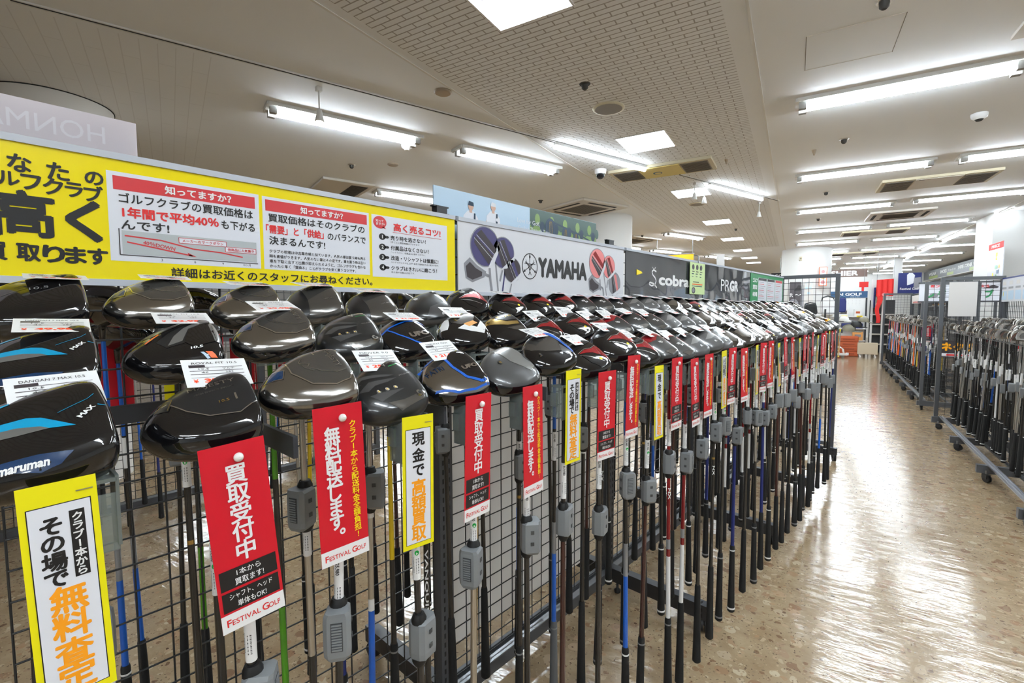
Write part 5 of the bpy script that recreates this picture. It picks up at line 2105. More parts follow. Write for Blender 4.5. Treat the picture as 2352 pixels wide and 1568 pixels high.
    for ri, (x, z) in enumerate(((-1.41, 1.335), (-1.60, 1.265))):
        for i in range(33):
            y = .03 + ri * .03 + i * .15 + rr.uniform(-.02, .02)
            st = rr.choice(['E', 'K', 'P1', 'P4', 'F', 'B2', 'K2'])
            sf = rr.choice(['plain', 'plain', 'green', 'navy', 'black', 'plain', 'blue', 'steel', 'yellow', 'brown'])
            if i in (2, 3) and ri == 0:
                sf = ('green', 'navy')[i - 2]
            driver('driver_club', st, (x, y, z), (rr.uniform(-.03, .03), rr.uniform(-.02, .02), math.pi + rr.uniform(-.2, .2)), sf, ('grip_black', rr.choice([None, 'white_ink'])), i % 5 if i % 2 else None,
                   'driver behind the mesh, %s from the near end, %s rear row' % (nth(i + 1), ('inner', 'outer')[ri]), 'drivers behind the rack mesh', sz=-0.25, full=False)
            if (i + ri) % 3 == 0:
                alarm((x, y, z - .34 + rr.uniform(-.05, .05)), rr.uniform(0, 6), 'grey alarm box behind the mesh, %s driver of the %s rear row' % (nth(i + 1), ('inner', 'outer')[ri]), 'alarm boxes behind the mesh', full=False)
            if ri == 1 and i < 14:
                kk = ('A', 'B', 'Y1')[i % 3]
                t = thing('sale_tag', 'sale tag seen from behind through the mesh, %s from the near end' % nth(i + 1), 'tag', (x - .02, y, z), math.pi, 'sale tags behind the mesh')
                put(TAGS[kk], 'printed_card', t)


build_left_clubs()


def rear_rack():
    """second rack further left, seen through the mesh"""
    t = thing('display_rack', 'second mesh rack seen through the mesh of the first one', 'display rack', (-3.92, 0, 0))
    for a, b in ((-0.6, 0.4), (0.4, 1.4), (1.4, 2.4)):
        m = MB()
        m.box((-0.02, a + 0.02, 0.05), (0.03, b - 0.02, 0.10), 'rack_grey')
        m.obj('bottom_rail', t)
        m = MB()
        wire_panel(m, a + 0.03, b - 0.03, 0.11, 1.6, 0.0565, 0.0553, lambda u, z, o: (o, u, z))
        m.obj('mesh_panel', t)
        m = MB()
        m.box((-0.02, b - 0.02, 0.0), (0.02, b + 0.02, 1.62), 'rack_grey')
        m.obj('post', t)
    for x, z in ((-3.62, 1.2), (-3.44, 1.15)):
        m = MB()
        m.box((x + 3.92 - 0.01, -0.6, z), (x + 3.92 + 0.01, 2.3, z + 0.03), 'rack_grey')
        for y in (-0.5, 0.4, 1.4, 2.2):
            m.box((0.0, y - 0.004, z), (x + 3.92, y + 0.004, z + 0.03), 'rack_grey')
        m.obj('hook_bar', t)
    rr = random.Random(9)
    for ri, x in enumerate((-3.62, -3.44)):
        for i in range(15):
            y = -.45 + i * .17 + ri * .06
            st = rr.choice(['K', 'P1', 'P4', 'E'])
            driver('driver_club', st, (x, y, 1.26 - ri * .05), (rr.uniform(-.04, .04), 0, rr.uniform(-.3, .3)), rr.choice(['plain', 'chrome', 'navy', 'redwhite', 'plain', 'steelblue']), ('grip_black', None), i % 5 if i % 2 else None,
                   'driver on the second rack behind, %s in its %s row' % (nth(i + 1), ('rear', 'front')[ri]), 'drivers on the second rack', full=False)
            if ri == 1 and i % 2 == 0:
                kk = ('A', 'B')[i // 2 % 2]
                t2 = thing('sale_tag', 'red sale tag on the second rack seen through the mesh, %s along' % nth(i // 2 + 1), 'tag', (x + .02, y, 1.2), 0, 'sale tags on the second rack')
                put(TAGS[kk], 'printed_card', t2)


rear_rack()

# ------------------------------------------------------------------ right-hand racks with irons


def iron_head_mesh(key, size=1.0, thin=0.011):
    m = MB()
    tl = rad(27)
    c, s_ = math.cos(tl), math.sin(tl)

    def T(a, t, n):
        return (-c * t + s_ * n, a, s_ * t + c * n)
    # (t, n) outline, sole on top
    o = [(-.004, -.004), (.004, .010), (.020, .016), (.050, .019), (.070, .014), (.078, .002), (.079, -.016), (.074, -.034), (.064, -.043), (.040, -.032), (.014, -.020), (.002, -.014)]
    o = [(t * size, n * size) for t, n in o]
    N = len(o)
    ct, cn = sum(p[0] for p in o) / N, sum(p[1] for p in o) / N
    vs = [T(thin * .35, t, n) for t, n in o] + [T(-thin * (.75 if n > 0 else .3), t, n) for t, n in o]
    fs = [tuple(reversed(range(N))), tuple(range(N, 2 * N))] + [(i, (i + 1) % N, N + (i + 1) % N, N + i) for i in range(N)]
    m.add(vs, [f[::-1] for f in fs], key)
    # cavity on the back
    inn = [(ct + (t - ct) * .66, cn + (n - cn) * .62) for t, n in o]
    m.add([T(-thin * .8, t, n) for t, n in inn], [tuple(range(N))], 'gunmetal')
    m.cyl((0, 0, 0.012), (0, 0, -0.055), 0.0072, 0.0066, key, 10)
    return m.mesh('head')


IRON = [iron_head_mesh('chrome', 1.12), iron_head_mesh('steel', 1.2), iron_head_mesh('chrome', 1.05, .014), iron_head_mesh('dark_chrome', 1.1)]
for q in IRON:
    pass
IRON_SEC = {k: [(0.5, a), (1.0, b)] for k, (a, b) in {'chrome': ('steel', 'steel'), 'black': ('black', 'black'), 'blue': ('black', 'blue'), 'white': ('steel', 'white'), 'gold': ('gold', 'yellow'),
                                                         'pink': ('pink', 'pink'), 'orange': ('orange', 'orange'), 'navy': ('navy', 'blue'), 'red': ('crimson', 'black'), 'sky': ('grey', 'sky')}.items()}
COLN = {'chrome': 'chrome', 'black': 'black', 'blue': 'black and blue', 'white': 'white', 'gold': 'golden', 'pink': 'pink', 'orange': 'orange', 'navy': 'navy', 'red': 'red and black', 'sky': 'pale blue'}


def irons_rack(label, word, a0, a1, rows, step, pal, top_sign):
    """long trolley rack along the azimuth YA; local x to the right, local y away"""
    t = thing('display_rack', label, 'display rack', (*ab(0, 0), 0), -YA)
    bc = 1.54
    n = max(1, int(round((a1 - a0) / 1.0)))
    st = (a1 - a0) / n
    for i in range(n + 1):
        a = a0 + st * i
        m = MB()
        m.box((bc - 0.02, a - 0.02, 0.07), (bc + 0.02, a + 0.02, 1.665), 'rack_grey')
        m.obj('post', t)
        m = MB()
        m.box((1.0, a - 0.02, 0.066), (2.08, a + 0.02, 0.128), 'rack_grey')
        m.obj('foot', t)
        for x in (1.06, 2.02):
            caster(t, x, a - 0.06 if i == n else a + 0.05 if i == 0 else a - 0.03, 0.5 * i)
    for i in range(n):
        a = a0 + st * i
        m = MB()
        wire_panel(m, a + 0.03, a + st - 0.03, 0.13, 1.65, 0.0565, 0.0553, lambda u, z, o: (bc + o, u, z), r=0.002)
        m.obj('mesh_panel', t)
        m = MB()
        m.box((bc - 0.016, a + 0.02, 1.645), (bc + 0.016, a + st - 0.02, 1.665), 'rack_grey')
        m.obj('top_rail', t)
        m = MB()
        m.box((1.06, a, 0.128), (1.10, a + st, 0.140), 'rail_alu')
        m.box((1.072, a, 0.140), (1.076, a + st, 0.150), 'rail_alu')
        m.box((1.092, a, 0.140), (1.096, a + st, 0.150), 'rail_alu')
        m.obj('base_rail', t)
        m = MB()
        for x in (1.22, 1.34, 1.46):
            m.box((x - 0.012, a, 0.10), (x + 0.012, a + st, 0.112), 'rack_dark')
        m.obj('tray_bar', t)
        for x, z in rows:
            m = MB()
            m.cyl((x - 0.012, a, z - 0.055), (x - 0.012, a + st, z - 0.055), 0.004, 0.004, 'wire_black', 6)
            m.cyl((x + 0.018, a, z - 0.055), (x + 0.018, a + st, z - 0.055), 0.004, 0.004, 'wire_black', 6)
            m.cyl((x + 0.018, a, z - 0.12), (x + 0.018, a + st, z - 0.12), 0.003, 0.003, 'wire_black', 6)
            m.obj('club_rail', t)
    for a in ((a0, a1)):
        m = MB()
        for x in (1.04, bc - 0.02):
            m.box((x - 0.018, a - 0.016, 0.07), (x + 0.018, a + 0.016, 1.69), 'rack_grey')
        m.box((1.058, a - 0.016, 1.655), (bc - 0.038, a + 0.016, 1.69), 'rack_grey')
        e = m.obj('end_frame', t, (0, 0.03 if a == a1 else -0.03, 0))
        m = MB()
        wire_panel(m, 1.06, bc - 0.04, 0.15, 1.65, 0.055, 0.0553, lambda u, z, o: (u, a + o, z), r=0.002)
        m.obj('end_mesh', e)
    rr = random.Random(len(label))
    cols = list(pal)
    for ri, (x, z) in enumerate(rows):
        m_ = int((a1 - a0 - .16) / step)
        for i in range(m_):
            a = a1 - .10 - i * step + rr.uniform(-.012, .012)
            if x > 1.02 and a * math.tan(rad(13.6)) < x - 0.04 and word == 'near':
                continue
            k = rr.choice(cols)
            p = ab(a, x + rr.uniform(-.008, .008))
            zz = z + rr.uniform(-.010, .012)
            c = thing('iron_club', 'iron with %s shaft, %s from the far end, %s row, %s irons rack' % (COLN[k], nth(i + 1), ('outer', 'second', 'third')[ri], word), 'golf club',
                      (*p, zz), 0, 'irons on the %s irons rack' % word)
            c.rotation_euler = (rr.uniform(-.05, .03), rr.uniform(-.03, .05), -YA + rr.uniform(-.9, .75))
            put(rr.choice(IRON), 'head', c)
            sh = put(shaft_mesh(IRON_SEC[k], 0.0046, 0.0074, -.05, -0.70), 'shaft', c)
            if i % 3 != 1:
                put(STICK[(i + ri) % 5], 'price_sticker', sh, (0, 0, -0.20 - rr.random() * .08))
            put(grip_mesh('grip_black', rr.choice([None, 'white_ink'])), 'grip', c, (0, 0, 0.135))
            if (i + ri) % 2 == 0:
                alarm((*p, zz - .40 + rr.uniform(-.07, .06)), rr.uniform(0, 6), 'grey alarm box, %s iron from the far end, %s row, %s rack' % (nth(i + 1), ('outer', 'second', 'third')[ri], word), 'alarm boxes on the irons', full=False)
            if ri == 2 and i % 4 == 1 and word == 'near' or (word == 'far' and ri == 0 and i == m_ - 2):
                kk = 'B' if i % 8 == 1 else 'A'
                tg = thing('sale_tag', 'red tag on the %s irons rack at the %s iron' % (word, nth(i + 1)), 'tag', (p[0] - .02, p[1] - .02, zz - .02), -1.3, 'sale tags on the irons racks')
                put(TAGS[kk], 'printed_card', tg)
                put(PIN, 'push_pin', tg, (0, 0.004, -0.017))
    return t


irons_rack('dark grey trolley rack of irons nearest the camera on the right of the aisle', 'near', 4.09, 7.09, ((1.16, 1.135), (1.29, 1.165), (1.42, 1.195)), 0.062, ('black', 'black', 'black', 'chrome', 'blue', 'black', 'black', 'white', 'black', 'chrome'), True)
irons_rack('dark grey trolley rack of irons farther down the right of the aisle', 'far', 8.22, 13.88, ((1.14, 1.135), (1.30, 1.175)), 0.078, ('black', 'chrome', 'gold', 'pink', 'blue', 'white', 'navy', 'orange', 'red', 'black', 'chrome', 'black'), True)

# ------------------------------------------------------------------ far end of the shop (local x = d to the right, y = c away)


def far(name, label, cat, c, d, z=0.0, group=None):
    return thing(name, label, cat, (*cd(c, d), z), -YC, group)


FU, FV, FN = (1, 0, 0), (0, 0, 1), (0, -1, 0)     # prints that face back along the aisle

# cashier sign
t = far('hanging_sign', 'long brown hanging sign with white capital letters', 'sign', 19.5, 1.20, 2.395)
m = MB()
m.box((-0.82, 0, 0), (0.82, 0.06, 0.25), 'brown_sign')
P = Print(m, (0, 0, 0), FU, FV, FN, 0.002)
P.text('CASHIER', 'white_gloss', 0.0, 0.125, w=1.14, h=0.17, bold=0.05)
m.obj('panel', t)
m = MB()
for x in (-0.5, 0.5):
    m.cyl((x, 0.03, 0.25), (x, 0.03, CEIL - 2.396), 0.008, 0.008, 'rail_alu', 6)
    break
m.obj('hanger', t)
# blue headed display stand
t = far('display_stand', 'white pegboard stand under a blue header at the aisle end', 'display stand', 17.3, 1.36)
m = MB()
m.box((-0.46, 0, 1.665), (0.46, 0.06, 1.855), 'sign_blue')
P = Print(m, (0, 0, 0), FU, FV, FN, 0.002)
P.text('N GOLF', 'white_gloss', 0.04, 1.765, w=0.56, h=0.09, bold=0.04)
P.text('GOLF & ART', 'sky_print', 0.16, 1.69, w=0.22, h=0.03, bold=0)
m.obj('header', t)
m = MB()
m.box((-0.46, 0.02, 0.0), (0.42, 0.06, 1.665), 'wall_white')
for i in range(8):
    for j in range(5):
        m.box((-0.35 + i * 0.09, 0.015, 1.45 + j * 0.045), (-0.34 + i * 0.09, 0.021, 1.455 + j * 0.045), 'mid_print')
m.obj('pegboard', t)
for z in (1.10, 0.75, 0.40):
    m = MB()
    m.box((-0.46, -0.34, z), (0.42, 0.02, z + 0.025), 'wall_white')
    m.obj('shelf', t)
m = MB()
m.box((0.42, -0.02, 0.0), (0.46, 0.06, 1.66), 'rack_dark')
m.obj('upright', t)
for i, (x, z, w_, h_, k, nm, lb) in enumerate(((-0.12, 1.126, 0.22, 0.22, 'wall_white', 'ball_dispenser', 'white ball dispenser with a dark window on the blue header stand'),
                                         (0.22, 1.126, 0.16, 0.20, 'wall_white', 'carton', 'white carton beside the ball dispenser'),
                                         (0.1, 0.776, 0.5, 0.14, 'navy', 'carton', 'dark blue carton low on the blue header stand'),
                                         (0.24, 0.426, 0.24, 0.25, 'wood_orange', 'carton', 'brown carton on the lowest shelf of the blue header stand'))):
    t = far(nm, lb, 'dispenser' if i == 0 else 'box', 17.10, 1.36 + x, z)
    m = MB()
    m.box((-w_ / 2, -0.12, 0), (w_ / 2, 0.12, h_), k)
    m.obj('body', t, bevel=0.006)
    m = MB()
    if i == 0:
        m.box((-w_ * 0.35, -0.124, h_ * 0.3), (w_ * 0.35, -0.12, h_ * 0.75), 'dark_print')
        m.obj('window', t)
    else:
        m.box((-w_ * 0.3, -0.122, h_ * 0.4), (w_ * 0.3, -0.12, h_ * 0.7), 'terracotta' if i == 1 else 'mid_print')
        m.obj('printed_label', t)
for i, (x, z) in enumerate(((-0.1, 1.12), (0.26, 1.12))):
    m = MB()
    m.box((-0.07, -0.004, 0), (0.07, 0.0, 0.045), 'ink_yellow')
    m.box((-0.05, -0.005, 0.015), (0.05, -0.004, 0.028), 'dark_print')
    o = m.obj('shelf_label', loc=(*cd(16.955, 1.36 + x), z - 0.02), rz=-YC)
    tag(o, 'yellow shelf label on the %s end of the blue header stand' % ('near left', 'right')[i], 'label')
# terracotta drawer units
for i, (d, w_, n) in enumerate(((1.345, 0.46, 4), (1.0, 0.22, 2))):
    t = far('drawer_unit', ('tall terracotta drawer unit on the floor at the aisle end', 'low terracotta drawer unit left of the tall one')[i], 'drawers', 16.45, d)
    H_ = 0.56 if i == 0 else 0.30
    m = MB()
    m.box((-w_ / 2, 0, 0), (w_ / 2, 0.45, H_), 'terracotta')
    m.obj('carcass', t, bevel=0.008)
    for j in range(n):
        z0 = 0.015 + j * (H_ - 0.02) / n
        m = MB()
        m.box((-w_ / 2 + 0.015, -0.02, z0), (w_ / 2 - 0.015, 0.0, z0 + (H_ - 0.02) / n - 0.02), 'terracotta')
        dr = m.obj('drawer', t, bevel=0.006)
        m = MB()
        m.box((-w_ * 0.3, -0.028, z0 + 0.05), (w_ * 0.3, -0.02, z0 + 0.075), 'terracotta_dark')
        m.obj('handle', dr)
# beige panel on feet
t = far('floor_board', 'low beige board standing on white feet at the aisle end', 'board', 16.40, 1.78)
m = MB()
m.box((-0.23, 0, 0.075), (0.23, 0.10, 0.40), 'beige_board')
m.obj('board', t, bevel=0.012)
for s in (-1, 1):
    m = MB()
    m.box((s * 0.17 - 0.02, -0.08, 0), (s * 0.17 + 0.02, 0.18, 0.03), 'white_gloss')
    m.box((s * 0.17 - 0.015, 0.03, 0.03), (s * 0.17 + 0.015, 0.07, 0.075), 'white_gloss')
    m.obj('foot', t)
# white wire dolly
t = far('wire_trolley', 'low white wire trolley beside the terracotta drawers', 'trolley', 15.9, 1.05)
m = MB()
for y in (-0.14, 0.14):
    m.tube([(-0.2, y, 0.10), (-0.18, y, 0.28), (-0.1, y, 0.31), (0.08, y, 0.28), (0.13, y, 0.24), (0.15, y, 0.13)], 0.014, 'white_gloss', 8)
m.tube([(-0.15, -0.14, 0.2), (-0.08, -0.14, 0.22), (0.02, -0.14, 0.2), (0.05, -0.14, 0.11)], 0.012, 'white_gloss', 8)
m.obj('frame', t)
m = MB()
m.box((-0.22, -0.16, 0.075), (0.22, 0.16, 0.115), 'white_gloss')
m.box((0.2, -0.05, 0.075), (0.26, 0.05, 0.14), 'white_gloss')
m.obj('base', t)
for x in (-0.12, 0.13):
    for y in (-0.12, 0.12):
        m = MB()
        m.cyl((x, y - 0.01, 0.035), (x, y + 0.01, 0.035), 0.035, 0.035, 'speaker_grey', 14)
        m.obj('wheel', t)
# white post rail and dark shelf behind it
t = far('clothes_rack', 'white steel clothes rack with tall posts behind the beige board', 'clothes rack', 18.0, 2.14)
for s in (-1, 1):
    m = MB()
    m.box((s * 0.13 - 0.025, -0.025, 0), (s * 0.13 + 0.025, 0.025, 2.22), 'white_gloss')
    m.obj('post', t)
for z in (0.25, 0.55, 0.85, 1.15):
    m = MB()
    m.box((-0.12, 0.0, z), (0.45, 0.4, z + 0.03), 'ac_white')
    m.obj('shelf', t)
m = MB()
m.box((-0.14, 0.4, 0), (0.48, 0.43, 1.6), 'rack_dark')
m.obj('back_panel', t)
rr = random.Random(3)
cl = [('navy', 'navy blue'), ('cap_white', 'white'), ('note_green', 'pale green'), ('dark_print', 'dark'), ('cap_olive', 'olive')]
for i in range(5):
    k, nm = cl[i]
    t = far('shirt', '%s shirt hanging on the white clothes rack' % nm, 'shirt', 18.02, 2.05 + i * 0.035, 1.42)
    m = MB()
    m.box((-0.012, -0.2, -0.05), (0.012, 0.2, 0.55), k)
    m.prism([(-0.012, -0.28), (0.012, -0.28), (0.012, 0.28), (-0.012, 0.28)], 0.33, 0.55, k)
    m.obj('body', t, bevel=0.01)
    m = MB()
    m.tube([(0, 0, 0.55), (0, 0, 0.62), (0, 0.02, 0.64), (0, 0.03, 0.62)], 0.004, 'steel', 6)
    m.obj('hanger', t)
# red banners
t = far('cloth_banner', 'large red cloth banner hanging behind the far irons rack', 'banner', 17.5, 2.24, 0.75)
m = MB()
N = 14
vs = []
for i in range(N + 1):
    x = -0.20 + 0.40 * i / N
    for z in (0.95, 1.43 + 0.02 * i / N):
        vs.append((x, 0.02 * math.sin(i * 1.4), z))
m.add(vs, [(2 * i, 2 * i + 2, 2 * i + 3, 2 * i + 1) for i in range(N)], 'banner_red', True)
vs = []
for j in range(12):
    z = 1.0 - j * 0.075
    vs += [(-0.19 + 0.025 * math.sin(j * 0.8), 0.0, z), (-0.06 + 0.03 * math.sin(j * 0.8) - 0.004 * j, 0.01, z)]
m.add(vs, [(2 * i, 2 * i + 2, 2 * i + 3, 2 * i + 1) for i in range(11)], 'banner_red', True)
m.obj('cloth', t)
m = MB()
m.add([(0.02 + 0.09 * math.cos(q), -0.012, 1.0 + 0.055 * math.sin(q)) for q in [2 * math.pi * i / 18 for i in range(18)]], [tuple(range(18))], 'pink_print')
m.obj('motif', t)
m = MB()
for x in (-0.19, 0.19):
    m.cyl((x, 0, 1.43), (x, 0, CEIL - 0.75), 0.005, 0.005, 'rail_alu', 6)
    m.obj('cord', t)
    m = MB()
m = MB()
m.prism([(-0.12, 0), (0.10, 0), (0.10, 0.02), (-0.12, 0.02)], 0, 0.16, 'banner_red')
m.prism([(-0.06, 0), (0.0, 0), (0.0, 0.02), (-0.06, 0.02)], -0.24, 0, 'banner_red')
t = far('cloth_banner', 'small red cloth banner above the white clothes rack post', 'banner', 17.6, 1.76, 1.98)
m.obj('cloth', t)
m = MB()
m.cyl((0, 0.01, 0.16), (0, 0.01, CEIL - 1.98), 0.005, 0.005, 'rail_alu', 6)
m.obj('cord', t)
# navy poster
t = far('wall_poster', 'navy poster with a white shirt shape hung by the white pillar', 'poster', 19.0, 3.03, 1.78)
m = MB()
m.box((-0.28, 0, 0), (0.28, 0.02, 0.66), 'navy')
P = Print(m, (0, 0, 0), FU, FV, FN, 0.002)
P.poly([(-0.06, 0.28), (-0.07, 0.60), (-0.02, 0.65), (0.06, 0.65), (0.12, 0.58), (0.09, 0.34), (0.02, 0.30)], 'light_print', 2)
P.poly([(0.10, 0.20), (0.10, 0.50), (0.26, 0.52), (0.27, 0.20), (0.18, 0.14)], 'mid_print', 2)
P.text('Festival Golf', 'card_white', 0.0, 0.17, w=0.46, h=0.07, bold=0.02, l=4)
m.obj('sheet', t)
# header boards of the shoe wall
t = thing('header_board', 'long grey and lime header board over the shoe wall', 'sign', (*cd(19.8, 4.65), 2.475), -YC)
m = MB()
m.box((0, -6, 0.02), (0.10, 6.5, 0.37), 'header_grey')
P = Print(m, (0, 0, 0), (0, -1, 0), (0, 0, 1), (-1, 0, 0), 0.003)
for y0, y1 in ((-5.6, -4.2), (-2.9, -2.1), (-0.35, 1.5)):
    P.rect(y0, 0.04, y1, 0.14, 'header_lime', 1)
P.text('SHOES CORNER', 'card_white', -0.8, 0.22, w=1.5, h=0.12, bold=0.06, l=2)
P.text('We have the best shoes', 'card_white', 0.7, 0.22, w=1.35, h=0.10, bold=0.02, l=2)
P.text('WEAR', 'card_white', -5.0, 0.22, w=1.2, h=0.12, bold=0.04, l=2)
P.text('SHOES', 'card_white', -3.4, 0.22, w=0.9, h=0.12, bold=0.04, l=2)
P.text('We have the best', 'card_white', -2.3, 0.22, w=1.0, h=0.09, bold=0.02, l=2)
m.obj('panel', t)
m = MB()
m.box((-0.02, -6, 0.0), (0.12, 6.5, 0.02), 'lamp_white')
m.obj('ledge', t)
t = thing('wall_display', 'grey shoe wall with pale brand plates under the long header', 'shelving', (*cd(19.8, 4.85), 0), -YC)
m = MB()
m.box((0, -6, 0), (0.08, 6.5, 2.47), 'header_grey')
P = Print(m, (0, 0, 0), (0, -1, 0), (0, 0, 1), (-1, 0, 0), 0.003)
for i in range(9):
    P.rect(-5.6 + i * 1.3, 2.29, -5.2 + i * 1.3, 2.35, 'card_white', 1)
    P.rect(-5.6 + i * 1.3, 2.24, -5.5 + i * 1.3, 2.40, 'card_white', 1)
m.obj('back_panel', t)
for z in (0.5, 0.95, 1.4, 1.8):
    m = MB()
    m.box((-0.28, -6, z), (0, 6.5, z + 0.03), 'ac_white')
    m.obj('shelf', t)
rr = random.Random(4)
i = 0
for z in (1.83, 1.43):
    for j in range(12):
        c = 13.5 + j * 0.85 + rr.uniform(-.1, .1)
        i += 1
        k, nm = rr.choice([('cap_white', 'white'), ('navy', 'navy'), ('mid_print', 'grey'), ('amber', 'amber'), ('cap_black', 'black')])
        m = MB()
        m.prism([(-.04, -.13), (.04, -.13), (.05, .06), (.03, .14), (-.03, .14), (-.05, .06)], 0, 0.03, 'cap_white')
        m.prism([(-.035, -.125), (.035, -.125), (.04, 0.0), (-.04, 0.0)], 0.03, 0.10, k)
        m.prism([(-.04, 0.0), (.04, 0.0), (.03, .13), (-.03, .13)], 0.03, 0.06, k)
        o = m.obj('shoe', loc=(*cd(c + 1.3, 4.71), z), rz=-YC + 1.5)
        tag(o, '%s shoe on the %s shelf of the shoe wall, %s from the near end' % (nm, 'top' if z > 1.5 else 'second', nth(j + 1)), 'shoe', 'shoes on the shoe wall')
# posters on pillars
t = thing('pillar_poster', 'tall white poster with a red top on the square pillar', 'poster', (*cd(10.72, 2.795), 1.80), -YC)
m = MB()
m.box((-0.012, -0.32, 0), (0, 0.35, 0.60), 'sign_white')
P = Print(m, (-0.012, 0, 0), (0, -1, 0), (0, 0, 1), (-1, 0, 0), 0.002)
P.rect(-0.35, 0.50, 0.32, 0.60, 'banner_red', 1)
P.text('PRICE', 'card_white', -0.02, 0.55, w=0.36, h=0.05, bold=0.02, l=2)
for x, y, w_, h_, k in ((0.0, 0.32, .08, .12, 'ink_yellow'), (0.12, 0.34, .08, .12, 'pink_print'), (0.06, 0.30, .06, .08, 'sky_print'), (-0.02, 0.18, .12, .06, 'sign_green'), (0.14, 0.19, .07, .05, 'amber'), (0.06, 0.10, .10, .06, 'sign_blue'), (-0.12, 0.07, .05, .05, 'ink_yellow'), (0.02, 0.05, .06, .04, 'sign_green')):
    P.rect(x, y, x + w_, y + h_, k, 1)
m.obj('sheet', t)
t = far('pillar_poster', 'narrow white poster with an orange border on the far round column', 'poster', 14.62, 0.60, 1.93)
m = MB()
m.box((-0.085, 0, 0), (0.085, 0.01, 0.48), 'orange')
P = Print(m, (0, 0, 0), FU, FV, FN, 0.002)
P.rect(-0.07, 0.015, 0.07, 0.465, 'sign_white', 1)
P.disc(0.0, 0.36, 0.04, 0.045, 'pink_print', 2)
P.rect(-0.035, 0.18, 0.045, 0.26, 'amber', 2)
P.disc(0.0, 0.09, 0.045, 0.05, 'pink_print', 2)
m.obj('sheet', t)
t = far('pillar_poster', 'dark grey poster with a white R on the far round column', 'poster', 14.55, 0.03, 1.36)
m = MB()
m.box((-0.16, 0, 0), (0.10, 0.012, 0.68), 'dark_print')
m.prism([(0.10, 0), (0.17, 0), (0.17, 0.012), (0.10, 0.012)], 0, 0.50, 'mid_print')
P = Print(m, (0, 0, 0), FU, FV, FN, 0.002)
P.poly([(-0.06, 0.45), (0.04, 0.60), (0.10, 0.58), (0.10, 0.45)], 'ink_black', 1)
P.disc(-0.06, 0.12, 0.11, 0.12, 'mid_print', 1)
P.text('R', 'card_white', -0.11, 0.34, h=0.09, bold=0.02, l=2)
P.line([(-0.04, 0.33), (0.0, 0.36), (0.05, 0.33), (0.10, 0.36)], 0.02, 'card_white', 2)
m.obj('sheet', t)
t = far('notice_sheet', 'white notice sheet with pale blue marks on the far round column', 'notice', 14.56, 0.30, 1.36)
m = MB()
m.box((-0.10, 0, 0), (0.10, 0.01, 0.70), 'sheet_white')
P = Print(m, (0, 0, 0), FU, FV, FN, 0.002)
for x, y in ((-0.05, 0.52), (0.03, 0.52), (0.0, 0.38), (-0.04, 0.10), (0.04, 0.06)):
    P.rect(x - 0.03, y - 0.02, x + 0.03, y + 0.03, 'sky_print', 1)
P.ring(0.0, 0.62, 0.07, 0.05, 0.008, 'sky_print', 1)
m.obj('sheet', t)
m = MB()
m.box((-0.03, 0, 0), (0.03, 0.03, 0.10), 'ac_beige')
m.box((-0.018, -0.004, 0.03), (0.018, 0, 0.07), 'grille')
o = m.obj('wall_box', loc=(*cd(14.66, 0.10), 2.60), rz=-YC)
tag(o, 'small beige box high on the far round column', 'wall box')
# ladies sign behind the near irons rack
t = far('free_standing_sign', 'pale blue sign with big green characters behind the near irons rack', 'sign', 9.35, 2.06, 1.44)
m = MB()
m.box((-0.45, 0, 0), (0.45, 0.02, 0.29), 'sign_white')
for z in (0.0, 0.28):
    m.box((-0.46, -0.006, z - 0.006), (0.46, 0.024, z + 0.016), 'rack_grey')
P = Print(m, (0, 0, 0), FU, FV, FN, 0.002)
for i, ch in enumerate('レディスラブ'):
    P.text(ch, 'sign_green', -0.32 + i * 0.128, 0.115, w=0.095, h=0.12, bold=0.05, l=2)
P.text('希少な', 'ink_red', -0.24, 0.235, w=0.17, h=0.04, bold=0.03)
P.text('軽い!女性', 'ink_red', 0.22, 0.225, w=0.2, h=0.04, bold=0.03)
P.poly([(0.24, 0.19), (0.30, 0.21), (0.36, 0.24), (0.42, 0.21), (0.40, 0.19)], 'dark_print')
P.disc(-0.28, 0.10, 0.05, 0.035, 'mid_print', 1)
m.obj('panel', t)
m = MB()
for x in (-0.4, 0.4):
    m.box((x - 0.015, 0.0, -1.44), (x + 0.015, 0.03, 0), 'rack_grey')
    m.box((x - 0.03, -0.15, -1.44), (x + 0.03, 0.18, -1.42), 'rack_grey')
m.obj('stand', t)
# sheets and boards on the right-hand racks


def rack_local(name, label, cat, x, y, z, group=None):
    return thing(name, label, cat, (*ab(y, x), z), -YA, group)


t = rack_local('paper_sheet', 'white paper sheet on the end mesh of the near irons rack', 'paper', 1.205, 7.09, 1.26)
m = MB()
m.box((-0.115, 0, 0), (0.115, 0.004, 0.375), 'sheet_white')
m.obj('sheet', t)
t = rack_local('brand_board', 'pale board with a blue edge along the near irons rack', 'sign', 1.515, 6.55, 1.415)
m = MB()
m.box((-0.004, -0.75, 0), (0, 0.60, 0.25), 'light_print')
P = Print(m, (-0.004, 0, 0), (0, -1, 0), (0, 0, 1), (-1, 0, 0), 0.001)
P.rect(-0.60, 0.235, 0.75, 0.25, 'navy', 1)
for i in range(6):
    x = -0.55 + i * 0.22
    P.rect(x, 0.02, x + 0.17, 0.11, 'sky_print', 1)
    P.rect(x, 0.13, x + 0.15, 0.15, 'mid_print', 1)
    P.rect(x + 0.02, 0.17, x + 0.13, 0.21, 'sheet_white', 1)
P.rect(-0.58, 0.03, -0.55, 0.20, 'navy', 2)
P.rect(-0.50, 0.06, -0.485, 0.10, 'ink_yellow', 2)
m.obj('panel', t)
